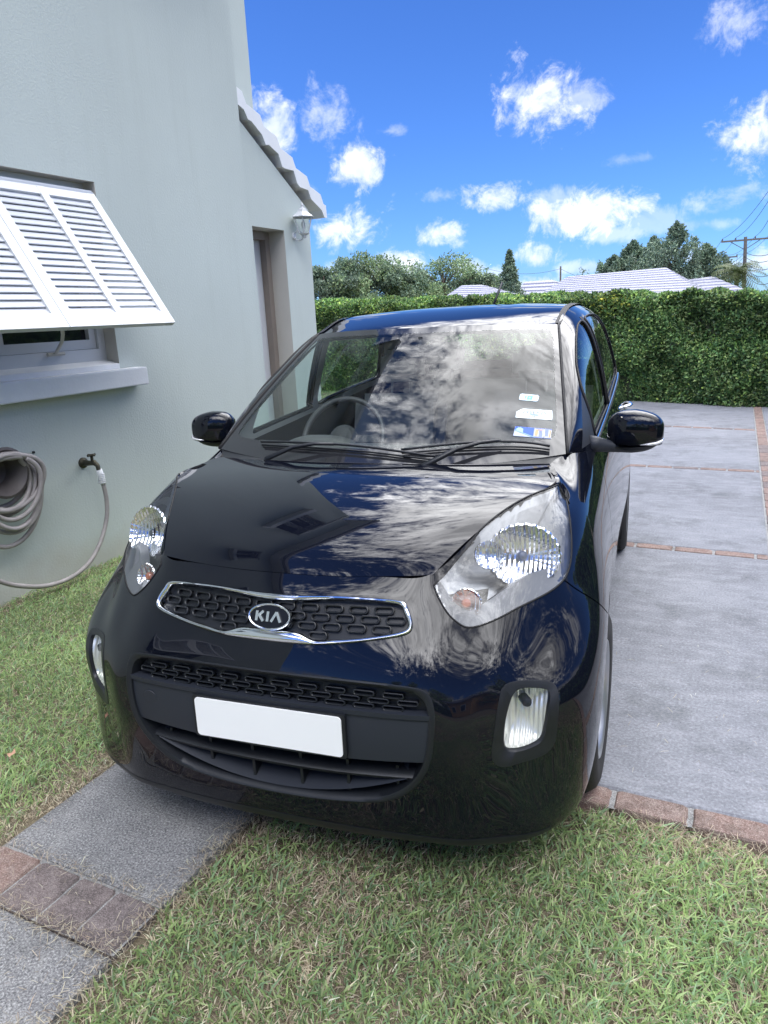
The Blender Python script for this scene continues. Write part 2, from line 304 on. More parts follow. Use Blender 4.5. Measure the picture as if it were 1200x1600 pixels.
def mk_roof():
    top = [(1.535, 1.402), (1.62, 1.424), (1.83, 1.460), (2.12, 1.482), (2.6, 1.484), (2.95, 1.462), (3.18, 1.43), (3.42, 1.38)]
    edge = [(.526, 1.628, 1.390), (.527, 1.70, 1.405), (.528, 1.86, 1.441), (.532, 2.12, 1.462), (.525, 2.6, 1.460), (.51, 2.95, 1.430), (.487, 3.18, 1.385), (.455, 3.38, 1.325)]
    G = []
    for s in (0, .25, .5, .75, 1):
        G.append([(e[0]*s, l+(e[1]-l)*s**2.3, z+(e[2]-z)*s**2.3) for e, (l, z) in zip(edge, top)])
    return Surf(G, True)
SR = mk_roof()
# ================================================================ SETTING
# ---- materials
def m_concrete(name, c1, c2, c3, brush=(1, 1, 1), sc=1.0, speck=.35):
    m = mat(name, c1, rough=.9, spec=.25); b = m.node_tree.nodes['Principled BSDF']; co_ = node(m, 'ShaderNodeTexCoord')
    def nz(scale, det, rough, st=(1, 1, 1)):
        mp = node(m, 'ShaderNodeMapping', inp={'Scale': st}); n = node(m, 'ShaderNodeTexNoise', inp={'Scale': scale, 'Detail': det, 'Roughness': rough}); link(m, co_.outputs['Object'], mp.inputs[0]); link(m, mp.outputs[0], n.inputs['Vector']); return n
    def mr(src, a, b_, c=0., d=1.): r = node(m, 'ShaderNodeMapRange', inp={1: a, 2: b_, 3: c, 4: d}); link(m, src, r.inputs[0]); return r.outputs[0]
    big = nz(1.1*sc, 6, .65); mid = nz(9*sc, 8, .7, brush); fine = nz(95*sc, 5, .8)
    a = node(m, 'ShaderNodeMix', data_type='RGBA', inp={6: (*c1, 1), 7: (*c2, 1)}); link(m, mr(big.outputs['Fac'], .38, .64), a.inputs[0])
    q = node(m, 'ShaderNodeMix', data_type='RGBA', inp={7: (*c3, 1)}); link(m, mr(mid.outputs['Fac'], .46, .72, 0, .75), q.inputs[0]); link(m, a.outputs[2], q.inputs[6])
    s = node(m, 'ShaderNodeMix', data_type='RGBA', blend_type='MULTIPLY', inp={7: (.35, .35, .36, 1)}); link(m, mr(fine.outputs['Fac'], .50, .64, 0, speck*1.6), s.inputs[0]); lt = node(m, 'ShaderNodeMix', data_type='RGBA', blend_type='MIX', inp={7: (*[min(.9, c*1.7) for c in c3], 1)}); link(m, mr(fine.outputs['Fac'], .47, .36, 0, speck), lt.inputs[0]); link(m, q.outputs[2], lt.inputs[6]); link(m, lt.outputs[2], s.inputs[6])
    sn = nz(2.6*sc, 9, .72); st = node(m, 'ShaderNodeMix', data_type='RGBA', blend_type='MULTIPLY', inp={7: (.60, .61, .60, 1)}); link(m, mr(sn.outputs['Fac'], .52, .66, 0, .8), st.inputs[0]); link(m, s.outputs[2], st.inputs[6])
    sp_ = node(m, 'ShaderNodeTexVoronoi', inp={'Scale': 22*sc}); link(m, co_.outputs['Object'], sp_.inputs['Vector']); dk = node(m, 'ShaderNodeMix', data_type='RGBA', blend_type='MULTIPLY', inp={7: (.45, .43, .42, 1)}); link(m, mr(sp_.outputs['Distance'], .07, .03, 0, .8), dk.inputs[0]); link(m, st.outputs[2], dk.inputs[6])
    link(m, dk.outputs[2], b.inputs['Base Color'])
    ad = node(m, 'ShaderNodeMath', operation='MULTIPLY_ADD', inp={1: .5}); link(m, mid.outputs['Fac'], ad.inputs[0]); link(m, fine.outputs['Fac'], ad.inputs[2])
    bp = node(m, 'ShaderNodeBump', inp={'Strength': .55, 'Distance': .004}); link(m, ad.outputs[0], bp.inputs['Height']); link(m, bp.outputs[0], b.inputs['Normal']); return m
M_DRIVE = m_concrete('driveway concrete', (.225, .235, .262), (.165, .172, .192), (.30, .31, .34), (.7, 1.7, 1), 1.0, .30)
M_PATH = m_concrete('old path concrete', (.26, .26, .265), (.175, .175, .182), (.33, .33, .325), (1, 1, 1), 1.7, .8)
M_BRICK = m_concrete('worn clay brick', (.25, .165, .14), (.18, .13, .115), (.36, .30, .27), (1, 1, 1), 3.0, .6)
M_BRICKD = m_concrete('dark clay brick', (.19, .155, .15), (.13, .11, .11), (.30, .26, .25), (1, 1, 1), 3.0, .6)
M_MORTAR = m_concrete('mortar', (.30, .30, .30), (.22, .22, .22), (.38, .38, .37), (1, 1, 1), 3.0, .6)
M_SOIL = m_concrete('soil', (.17, .145, .10), (.11, .09, .065), (.26, .22, .15), (1, 1, 1), 5.0, .9)
M_WALL = mat('painted render', (.52, .575, .55), .85, spec=.2, var=.06, vscale=.7, bump=.3, bscale=75, bdist=.006)
def _wall_extra():
    m = M_WALL; t = m.node_tree; b = t.nodes['Principled BSDF']; src = b.inputs['Base Color'].links[0].from_socket
    g = node(m, 'ShaderNodeNewGeometry'); sx = node(m, 'ShaderNodeSeparateXYZ'); link(m, g.outputs['Position'], sx.inputs[0])
    co_ = node(m, 'ShaderNodeTexCoord'); n = node(m, 'ShaderNodeTexNoise', inp={'Scale': 4, 'Detail': 6}); link(m, co_.outputs['Object'], n.inputs['Vector'])
    ad = node(m, 'ShaderNodeMath', operation='MULTIPLY_ADD', inp={1: -.45, 2: .22}); link(m, n.outputs['Fac'], ad.inputs[0])
    a2 = node(m, 'ShaderNodeMath', operation='ADD'); link(m, sx.outputs['Z'], a2.inputs[0]); link(m, ad.outputs[0], a2.inputs[1])
    r = node(m, 'ShaderNodeMapRange', inp={1: .0, 2: .22, 3: .55, 4: 0}); link(m, a2.outputs[0], r.inputs[0])
    mp = node(m, 'ShaderNodeMapping', inp={'Scale': (2.2, 2.2, .16)}); link(m, co_.outputs['Object'], mp.inputs[0]); ns = node(m, 'ShaderNodeTexNoise', inp={'Scale': 3.5, 'Detail': 7, 'Roughness': .7}); link(m, mp.outputs[0], ns.inputs['Vector']); rs = node(m, 'ShaderNodeMapRange', inp={1: .52, 2: .72, 3: 0, 4: .11}); link(m, ns.outputs['Fac'], rs.inputs[0]); sk = node(m, 'ShaderNodeMix', data_type='RGBA', blend_type='MULTIPLY', inp={7: (.62, .62, .58, 1)}); link(m, rs.outputs[0], sk.inputs[0]); link(m, src, sk.inputs[6])
    q = node(m, 'ShaderNodeMix', data_type='RGBA', inp={7: (.42, .40, .34, 1)}); link(m, r.outputs[0], q.inputs[0]); link(m, sk.outputs[2], q.inputs[6]); link(m, q.outputs[2], b.inputs['Base Color'])
_wall_extra()     # splash dirt along the foot of the wall
M_WHITE = mat('white gloss paint', (.60, .62, .65), .35, spec=.5, var=.03, vscale=6, bump=.08, bscale=40, bdist=.002)
M_TRIM = mat('white masonry paint', (.78, .80, .82), .75, spec=.3, var=.05, vscale=5, bump=.3, bscale=60)
M_REVEAL = mat('reveal grey', (.50, .485, .45), .8, var=.05, bump=.2)  # greyer than the wall: weaker light on the reveals put into the colour
M_DARKREV = mat('brown door frame', (.24, .205, .18), .7, var=.1)
M_GLASSD = mat('dark window glass', (.012, .015, .02), .04, spec=.6)
M_ROOF = mat('white lime-washed roof', (.33, .335, .40), .8, var=.08, vscale=2)
M_HOSE = mat('taupe rubber hose', (.34, .315, .31), .45, spec=.4, var=.2, vscale=14, bump=.1, bscale=90)
M_HANGER = mat('dark brown plastic', (.085, .075, .075), .55, var=.2, vscale=10)
M_BRASS = mat('weathered brass', (.09, .085, .06), .5, metal=.8, var=.5, vscale=60)
M_TAPE = mat('white ribbed hose end', (.72, .74, .76), .5)
# ---- ground, driveway, path
def plane_obj(name, x0, x1, y0, y1, z, m, kind='structure'):
    return tag(MB().add([(x0, y0, z), (x1, y0, z), (x1, y1, z), (x0, y1, z)], [(0, 1, 2, 3)]).build(name, m), kind=kind)
plane_obj('ground', -400, 400, -400, 400, -.03, M_SOIL)
def slab_row(P):   # P: polygon corners (x, y), top at z = 0, softly arrised
    b = MB(); n = len(P); cx = sum(p[0] for p in P)/n; cy = sum(p[1] for p in P)/n
    def ins(d): 
        o = []
        for x, y in P:
            v = Vector((cx-x, cy-y)); o.append((x+math.copysign(d, v.x), y+math.copysign(d, v.y)))
        return o
    R0, R1 = P, ins(.008); V = [(x, y, -.08) for x, y in R0]+[(x, y, -.006) for x, y in R0]+[(x, y, 0) for x, y in R1]
    F = [(i, (i+1) % n, n+(i+1) % n, n+i) for i in range(n)]+[(n+i, n+(i+1) % n, 2*n+(i+1) % n, 2*n+i) for i in range(n)]+[tuple(range(2*n, 3*n))]
    return b.add(V, F)
XL, XR = -1.9, 2.7
xb = lambda y: .177-.0143*(y-5.34)        # left edge of the brick divider
def yb(k, x): return {0: 2.062, 1: 4.565-.03*x, 2: 6.985-.03*x, 3: 9.29-.17*x, 4: 11.3-.27*(x-.27)}[k]
for k in range(4):
    g0 = .045 if k else 0; g1 = .045 if k < 3 else -.6
    for s_ in (0, 1):
        ya0, yb0 = yb(k, .15)+g0, yb(k+1, .15)-g1; P = [(XL, yb(k, XL)+g0), (xb(ya0)-.004, ya0), (xb(yb0)-.004, yb0), (XL, yb(k+1, XL)-g1)] if s_ == 0 else [(xb(ya0)+.108, ya0), (XR, yb(k, XR)+g0), (XR, yb(k+1, XR)-g1), (xb(yb0)+.108, yb0)]
        tag(slab_row(P).build('driveway_slab', M_DRIVE), kind='structure')
def brick(b, P, z=.001, mi=0):
    """one worn paving brick: rounded top with chipped corners"""
    p = [Vector((x, y)) for x, y in P]; c = sum(p, Vector((0, 0)))/4; pts = []
    for i in range(4):
        a, q = p[i], p[(i+1) % 4]
        for t in (.06, .3, .5, .7, .94): pts.append(a.lerp(q, t)+(c-a.lerp(q, t))*random.uniform(.0, .035))
    n = len(pts); V = [(q.x, q.y, -.07) for q in pts]+[(q.x, q.y, z-.006) for q in pts]+[((q.x-c.x)*.955+c.x, (q.y-c.y)*.94+c.y, z+random.uniform(-.0015, .001)) for q in pts]+[(c.x, c.y, z+.0005)]
    F = [(i, (i+1) % n, n+(i+1) % n, n+i) for i in range(n)]+[(n+i, n+(i+1) % n, 2*n+(i+1) % n, 2*n+i) for i in range(n)]+[(2*n+i, 2*n+(i+1) % n, 3*n) for i in range(n)]
    b.add(V, F, mi)
def brick_strip(name, pts, mort):
    b = MB()
    for P, mi in pts: brick(b, P, .001, mi)
    o = b.build(name, [M_BRICK, M_BRICKD, M_MORTAR]); tag(o, kind='structure')
    for q in mort: b2 = MB().add([(x, y, -.006) for x, y in q], [(0, 1, 2, 3)]).build(name+'_mortar', M_MORTAR); tag(b2, kind='structure')
L = []; x = -1.9+.09
while x < 2.7:
    L.append((((x, 1.968), (x+.208, 1.968), (x+.208, 2.058), (x, 2.058)), 0)); x += .2195
brick_strip('brick_edging', L, [((-1.9, 1.97), (2.7, 1.97), (2.7, 2.06), (-1.9, 2.06))])
L = []; y = 2.07
while y < 11.9:
    L.append((((xb(y)+.005, y), (xb(y)+.098, y), (xb(y)+.098, y+.205), (xb(y)+.005, y+.205)), 0 if random.random() < .75 else 1)); y += .215
brick_strip('brick_divider', L, [((xb(2.062)-.004, 2.062), (xb(2.062)+.108, 2.062), (xb(12)+.108, 12), (xb(12)-.004, 12))])
for k in (1, 2, 3):
    L = []; x = XL; XB0 = xb(yb(k, .15)); XB1 = XB0+.107
    while x < XR:
        if not (XB0-.23 < x < XB1): L.append((((x, yb(k, x)-.040), (x+.212, yb(k, x+.21)-.040), (x+.212, yb(k, x+.21)+.040), (x, yb(k, x)+.040)), 0 if random.random() < .5 else 1))
        elif x < XB0-.02: L.append((((x, yb(k, x)-.040), (XB0-.01, yb(k, x+.21)-.040), (XB0-.01, yb(k, x+.21)+.040), (x, yb(k, x)+.040)), 0))
        x += .2245
    brick_strip('brick_crossing', L, [((XL, yb(k, XL)-.046), (XB0-.006, yb(k, XB0)-.046), (XB0-.006, yb(k, XB0)+.046), (XL, yb(k, XL)+.046)), ((XB1+.006, yb(k, XB1)-.046), (XR, yb(k, XR)-.046), (XR, yb(k, XR)+.046), (XB1+.006, yb(k, XB1)+.046))])
# wheel-track path towards the camera
for y0, y1 in ((1.137, 1.962), (-.55, .958), (-2.4, -.72), (-4.2, -2.57)):
    tag(slab_row([(-1.885, y0), (-1.277, y0), (-1.277, y1), (-1.885, y1)]).build('path_slab', M_PATH), kind='structure')
for yy in (.965, -.715, -2.565):
    L = [(((a, yy), (b_-.006, yy), (b_-.006, yy+.162), (a, yy+.162)), mi) for a, b_, mi in ((-1.885, -1.71, 0), (-1.71, -1.552, 1), (-1.552, -1.418, 1), (-1.418, -1.277, 1))]
    brick_strip('path_bricks', L, [((-1.885, yy), (-1.277, yy), (-1.277, yy+.17), (-1.885, yy+.17))])
# ---- grass
M_GRASS = mat('grass blades', (.1, .16, .05), .55, spec=.3); _b = M_GRASS.node_tree.nodes['Principled BSDF']; _a = node(M_GRASS, 'ShaderNodeAttribute'); _a.attribute_name = 'tint'; link(M_GRASS, _a.outputs['Color'], _b.inputs['Base Color'])
_t = node(M_GRASS, 'ShaderNodeBsdfTranslucent'); link(M_GRASS, _a.outputs['Color'], _t.inputs[0]); _m = node(M_GRASS, 'ShaderNodeMixShader', inp={0: .45}); link(M_GRASS, _b.outputs[0], _m.inputs[1]); link(M_GRASS, _t.outputs[0], _m.inputs[2]); link(M_GRASS, _m.outputs[0], M_GRASS.node_tree.nodes['Material Output'].inputs[0])
GREEN = np.array([(.30, .43, .17), (.38, .50, .21), (.23, .36, .16), (.45, .55, .27), (.29, .43, .24)]); STRAW = np.array([(.66, .58, .42), (.56, .48, .37), (.76, .69, .52), (.44, .35, .27)])
def value_noise(xy, sc, seed):
    r = np.random.default_rng(seed); T = r.random((64, 64)); p = xy*sc; i = np.floor(p).astype(int); f = p-i; f = f*f*(3-2*f); i0 = i % 64; i1 = (i+1) % 64
    return (T[i0[:, 0], i0[:, 1]]*(1-f[:, 0])+T[i1[:, 0], i0[:, 1]]*f[:, 0])*(1-f[:, 1])+(T[i0[:, 0], i1[:, 1]]*(1-f[:, 0])+T[i1[:, 0], i1[:, 1]]*f[:, 0])*f[:, 1]
def blades(name, base, h, w, lean, col, z0=-.028, flat=False, label=None):
    n = len(base); th = rng.uniform(0, 2*np.pi, n); dx, dy = np.cos(th), np.sin(th); ph = th+np.pi/2+rng.normal(0, .5, n); wx, wy = np.cos(ph)*w/2, np.sin(ph)*w/2
    tw = 1+rng.normal(0, .25, n); V = np.zeros((n, 6, 3), np.float32)
    for k, (t, ws) in enumerate(((0, .8), (.55, 1.0), (1, .12))):
        ox = dx*lean*h*t**1.8; oy = dy*lean*h*t**1.8; z = h*t*np.sqrt(np.maximum(1-(lean*.62*t)**2, .03))
        if flat: z = z0*0+.006+rng.uniform(0, .016, n)*(1 if k != 1 else 1.15); ox = dx*h*t; oy = dy*h*t; zz = z
        else: zz = z0+z
        V[:, 2*k, 0] = base[:, 0]+ox-wx*ws; V[:, 2*k, 1] = base[:, 1]+oy-wy*ws; V[:, 2*k, 2] = zz
        V[:, 2*k+1, 0] = base[:, 0]+ox+wx*ws; V[:, 2*k+1, 1] = base[:, 1]+oy+wy*ws; V[:, 2*k+1, 2] = zz+(0 if flat else w*.3*tw)
    k = np.arange(n)[:, None]*6; F = np.concatenate([k+[0, 1, 3, 2], k+[2, 3, 5, 4]], 1).reshape(-1, 4)
    o = fast_mesh(name, V.reshape(-1, 3), F, [M_GRASS], col=np.repeat(col, 2, 0), smooth=True); return o
def pick(P, n, amt=.12):
    c = P[rng.integers(0, len(P), n)]; return np.clip(c*(1+rng.normal(0, amt, (n, 1))), .01, .9)
def lawn(x0, x1, y0, y1, dens, dryf, hmul=1.0, wmul=1.0, keep=None):
    n = int((x1-x0)*(y1-y0)*dens); b = np.stack([rng.uniform(x0, x1, n), rng.uniform(y0, y1, n)], 1)
    if keep is not None: b = b[keep(b)]
    n = len(b); d = np.clip(dryf(b), 0, 1); v = value_noise(b, 6, 3); v2 = value_noise(b, 2.2, 9); dry = rng.random(n) < d+(v-.5)*.5*(d+.15)
    hh = (rng.uniform(.018, .041, n)+.018*(v-.5)+.012*(v2-.5))*hmul*np.where(dry, .8, 1); ww = rng.uniform(.0028, .0062, n)*wmul*np.where(dry, .6, 1)
    hh = np.where(dry & (b[:, 0] > -2.10) & (b[:, 0] < -1.8), hh*.6, hh); lean = np.where(dry, rng.uniform(.8, 1.55, n), rng.uniform(.35, 1.5, n)); col = np.where(dry[:, None], pick(STRAW, n, .2), pick(GREEN, n, .16)*(1+.5*(v2[:, None]-.5)))
    return b, hh, ww, lean, col
def edge_rag(b, xe, side, amp=.025):
    r = value_noise(b*[0, 1]+[5.3, 0], 9, 4)*amp*2+value_noise(b*[0, 1]+[1.3, 0], 40, 14)*amp; return b[:, 0]*side > (xe*side+r-amp)
def keepL(b): return (b[:, 0] > -3.70) & ~edge_rag(b, -1.915, 1, .03)
def dryL(b):
    e = np.clip(1.25-(-1.89-b[:, 0])/.17, 0, 1); q = value_noise(b, 1.7, 21); return .22+.72*e+.30*np.clip(q-.55, 0, 1)*2+.3*np.clip((b[:, 0]+3.7 < .12), 0, 1)
def keepM(b): return edge_rag(b, -1.275, 1, .022) & (b[:, 1] < 1.965+.012*np.sin(b[:, 0]*37)-.02*value_noise(b*[1, 0], 12, 8))
def dryM(b):
    e = np.clip(1-(b[:, 0]+1.27)/.09, 0, 1); e2 = np.clip(1-(1.97-b[:, 1])/.14, 0, 1)*(b[:, 0] > -.2); q = value_noise(b, 2.1, 33); return .36+.4*e+.4*e2+.55*np.clip(q-.42, 0, 1)*1.6
parts = [lawn(-8, -1.93, 7.4, 13.6, 1100, lambda b: .25+0*b[:, 0], 1.3, 2.4, keep=lambda b: ~((b[:, 0] < -3.6) & (b[:, 1] < 6.3))), lawn(-1.93, 3.0, 11.0, 13.2, 900, lambda b: .3+0*b[:, 0], 1.3, 2.6, keep=lambda b: b[:, 1] > 12.3-.27*b[:, 0]), lawn(-3.7, -1.88, .9, 3.8, 13000, dryL, .95, keep=keepL), lawn(-3.7, -1.88, 3.8, 7.5, 3500, dryL, 1.1, 1.4, keep=keepL),
         lawn(-1.27, .35, .35, 1.97, 21000, dryM, keep=keepM), lawn(.35, 2.6, .0, 1.97, 3500, dryM, 1.0, 1.5, keep=keepM), lawn(-3.7, -1.88, -4.5, .9, 1500, dryL, 1.1, 1.9, keep=keepL), lawn(-1.27, 2.6, -4.5, .35, 1500, dryM, 1.1, 1.9, keep=keepM)]
cat_ = lambda i: np.concatenate([p[i] for p in parts])
g = blades('lawn_grass', cat_(0), cat_(1), cat_(2), cat_(3), cat_(4)); tag(g, 'green and straw mixed lawn grass on both sides of the concrete path', 'grass', kind='stuff')
# loose clippings lying on the path edges and brick joints
def clip_pts(n, fx, fy): return np.stack([fx(n), fy(n)], 1)
cl = [clip_pts(900, lambda n: -1.915+np.abs(rng.normal(0, .045, n))*rng.choice([-1.2, .7], n), lambda n: rng.uniform(.4, 1.7, n)),
      clip_pts(800, lambda n: -1.268-np.abs(rng.normal(0, .04, n))+.03, lambda n: rng.uniform(.5, 1.55, n)),
      clip_pts(420, lambda n: rng.uniform(-1.89, -1.27, n), lambda n: .962+rng.normal(0, .018, n)), clip_pts(160, lambda n: rng.uniform(-1.89, -1.27, n), lambda n: 1.134+rng.normal(0, .01, n)),
      clip_pts(260, lambda n: rng.uniform(-1.88, -1.28, n), lambda n: rng.uniform(.5, 1.15, n)),
      clip_pts(420, lambda n: rng.uniform(-.35, .6, n), lambda n: 1.955-np.abs(rng.normal(0, .04, n))),
      clip_pts(70, lambda n: rng.uniform(-.6, .5, n), lambda n: rng.uniform(1.97, 3.2, n))]
c = np.concatenate(cl); n = len(c)
g = blades('grass_clippings', c, rng.uniform(.010, .038, n), rng.uniform(.0008, .0022, n), np.ones(n), pick(STRAW, n, .25)*.8, flat=True); tag(g, 'dry straw coloured clippings scattered along the path and brick edges', 'clippings', kind='stuff')
# fallen leaf on the lawn
lf = MB().add([(0, 0, 0), (.018, .012, .004), (.032, .0, .001), (.05, -.004, .008), (.03, -.014, .002), (.014, -.013, .006)], [(0, 1, 2, 4, 5), (2, 3, 4)]).build('fallen_leaf', mat('dry leaf', (.42, .24, .16), .7)); lf.location = (-2.235, 1.42, .025); lf.rotation_euler = (.2, .1, 2.2)
tag(lf, 'single pinkish brown dry leaf lying on the lawn left of the path', 'leaf')
# ---- house
house = empty('house', (-3.7, 0, 0), label='tall pale grey-green rendered house along the left of the driveway', cat='house')
def W(p): return (p[0]+3.7, p[1], p[2])
def wall_holes(b, x, y0, y1, z0, z1, holes, depth, mi=0, mr=1, top=None):
    ys = sorted({y0, y1, *[h[0] for h in holes], *[h[1] for h in holes]}); zs = sorted({z0, z1, *[h[2] for h in holes], *[h[3] for h in holes]})
    for i in range(len(ys)-1):
        for j in range(len(zs)-1):
            cy, cz = (ys[i]+ys[i+1])/2, (zs[j]+zs[j+1])/2
            if any(h[0] < cy < h[1] and h[2] < cz < h[3] for h in holes): continue
            b.add([W((x, ys[i], zs[j])), W((x, ys[i+1], zs[j])), W((x, ys[i+1], zs[j+1])), W((x, ys[i], zs[j+1]))], [(0, 1, 2, 3)], mi)
    for h in holes:
        a, c_, lo, hi = h
        for q in (((a, lo), (a, hi)), ((c_, hi), (c_, lo)), ((a, hi), (c_, hi)), ((c_, lo), (a, lo))):
            (ya, za), (yb_, zb) = q; b.add([W((x, ya, za)), W((x, yb_, zb)), W((x-depth, yb_, zb)), W((x-depth, ya, za))], [(0, 1, 2, 3)], mr)
WIN = [(2.0, 3.615, 1.235, 2.337), (3.8, 4.7, 4.2, 5.15), (.45, 1.55, 4.2, 5.15), (-2.2, -.9, 3.2, 4.3), (-2.6, -1.0, 1.2, 2.3)]
b = MB(); wall_holes(b, -3.7, -7, 5.19, -.1, 5.65, WIN, .17)
b.add([W((-3.7, 5.19, -.1)), W((-9, 5.19, -.1)), W((-9, 5.19, 5.65)), W((-3.7, 5.19, 5.65))], [(0, 1, 2, 3)]); b.add([W((-3.7, -7, -.1)), W((-9, -7, -.1)), W((-9, -7, 5.65)), W((-3.7, -7, 5.65))], [(3, 2, 1, 0)])
b.build('wall', [M_WALL, M_REVEAL], house)
b = MB(); b.box(W((-9, 4.9, 2.2)), W((-3.98, 5.80, 5.62))); b.build('upper_wall', M_WALL, house)
# main roof: overhanging hipped white roof with stepped courses
b = MB()
for k in range(9):
    o_ = .30-k*.34; b.box(W((-9.6, -7.3+k*.34, 5.66+k*.13)), W((-3.7+o_, 5.55-k*.34, 5.66+k*.13+.125)))
b.build('roof', M_ROOF, house); b = MB().box(W((-9.5, -7.2, 5.60)), W((-3.47, 5.46, 5.655))); b.build('eave_board', M_TRIM, house)
# lean-to wing with the doorway
b = MB(); xw = -3.765; y0, y1 = 5.19, 6.235; dy0, dy1, dz = 5.325, 5.80, 2.225
def ztop(y): return 3.06-(y-5.19)*.60
for a, c_, lo, hi in ((y0, dy0, -.1, dz), (dy1, y1, -.1, dz)): b.add([W((xw, a, lo)), W((xw, c_, lo)), W((xw, c_, hi)), W((xw, a, hi))], [(0, 1, 2, 3)])
b.add([W((xw, y0, dz)), W((xw, dy0, dz)), W((xw, dy1, dz)), W((xw, y1, dz)), W((xw, y1, ztop(y1))), W((xw, y0, ztop(y0)))], [(0, 1, 2, 3, 4, 5)])
b.add([W((xw, y1, -.1)), W((-6.5, y1, -.1)), W((-6.5, y1, ztop(y1))), W((xw, y1, ztop(y1)))], [(0, 1, 2, 3)])
b.build('wing_wall', M_WALL, house)
b = MB(); D = .165
b.add([W((xw, dy1, -.1)), W((xw-D, dy1, -.1)), W((xw-D, dy1, dz)), W((xw, dy1, dz))], [(0, 1, 2, 3)]); b.add([W((xw, dy0, -.1)), W((xw-D, dy0, -.1)), W((xw-D, dy0, dz)), W((xw, dy0, dz))], [(3, 2, 1, 0)])
b.add([W((xw, dy0, dz)), W((xw, dy1, dz)), W((xw-D, dy1, dz)), W((xw-D, dy0, dz))], [(0, 1, 2, 3)]); b.build('doorway_reveal', M_REVEAL, house)
b = MB(); b.box(W((xw-D-.06, dy1-.065, -.1)), W((xw-D+.001, dy1+.0, dz-.002))); b.box(W((xw-D-.06, dy0, dz-.07)), W((xw-D+.001, dy1-.067, dz-.002))); b.build('door_frame', M_DARKREV, house)
b = MB(); b.box(W((xw-D-.10, dy0-.3, -.1)), W((xw-D-.065, dy1-.03, dz-.03)), bev=.003)
for z0_, z1_ in ((.3, 1.0), (1.15, 1.95)): b.box(W((xw-D-.064, dy0+.08, z0_)), W((xw-D-.055, dy1-.14, z1_)), bev=.003)
dr = b.build('door', M_WHITE, house); MB().lathe([(.0, .05), (.025, .045), (.028, .03), (.012, .018), (.012, 0)], 16, Matrix.Translation(W((xw-D-.06, dy0+.04, 1.03))) @ Matrix.Rotation(R(90), 4, 'Y')).build('handle', M_BRASS, dr)
# stepped verge (six overlapping courses running down the slope)
b = MB(); P = []; n = 6; ya, yz = 5.16, 6.50
for k in range(n):   # wavy stepped outline
    a = ya+(yz-ya)*k/n; c_ = ya+(yz-ya)*(k+1)/n; P += [(a, 3.245-(a-5.16)*.56), (a+(c_-a)*.60, 3.245-(a-5.16)*.56-.035), (a+(c_-a)*.80, 3.245-(a-5.16)*.56-.115)]
P.append((yz, 3.245-(yz-5.16)*.56)); top_ = P; bot = [(y_+.005, z_-.125-.02*math.sin((y_-ya)*22)) for y_, z_ in P]
n_ = len(P); Q = top_+bot[::-1]
for x0_, x1_ in ((-6.4, -3.725),):
    V = [W((x1_, y_, z_)) for y_, z_ in Q]+[W((x0_, y_, z_)) for y_, z_ in Q]; m_ = len(Q); F = [(i, i+1, m_-2-i, m_-1-i) for i in range(n_-1)]+[(m_+m_-1-i, m_+m_-2-i, m_+i+1, m_+i) for i in range(n_-1)]+[(i, m_+i, m_+(i+1) % m_, (i+1) % m_) for i in range(m_)]
    b.add(V, F)
b.build('wing_roof', M_TRIM, house)
# windows
def window(y0, y1, z0, z1, x=-3.7, first=False):
    d = .10; b = MB(); X0, X1 = x-d-.05, x-d; f = .055
    b.box(W((X0, y0+.001, z0)), W((X1, y0+f, z1-.001))); b.box(W((X0, y1-f, z0)), W((X1, y1-.001, z1-.001))); b.box(W((X0, y0+f, z1-f)), W((X1, y1-f, z1-.001))); b.box(W((X0, y0+f, z0)), W((X1, y1-f, z0+f+.05)))
    m = (y0+y1)/2; b.box(W((X0, m-.03, z0+f+.05)), W((X1-.004, m+.03, z1-f))); wf = b.build('window', M_WHITE, house)
    b = MB()
    for a, c_ in ((y0+f, m-.03), (m+.03, y1-f)):   # sashes with a stepped edge
        for q in ((a+.002, a+.05, z0+f+.052, z1-f-.002), (c_-.05, c_-.002, z0+f+.052, z1-f-.002), (a+.05, c_-.05, z0+f+.052, z0+f+.11), (a+.05, c_-.05, z1-f-.05, z1-f-.002)): b.box(W((X0-.02, q[0], q[2])), W((X1-.022, q[1], q[3])))
    b.build('sash', M_WHITE, wf)
    MB().box(W((X0-.01, y0+f, z0+f+.05)), W((X0-.004, y1-f, z1-f))).build('pane', M_GLASSD, wf)
    b = MB(); b.add([W(p) for p in ((x-.10, y0+.001, z0+.03), (x+.002, y0+.001, z0+.004), (x+.002, y1-.001, z0+.004), (x-.10, y1-.001, z0+.03), (x+.002, y0+.001, z0-.03), (x+.002, y1-.001, z0-.03))], [(0, 1, 2, 3), (1, 4, 5, 2)]); b.box(W((x+.001, y0-.18, z0-.142)), W((x+.11, y1+.135, z0-.028)), bev=.006); b.build('sill', M_TRIM, wf)
    return wf
for w_ in WIN: window(w_[0], w_[1], w_[2], w_[3])
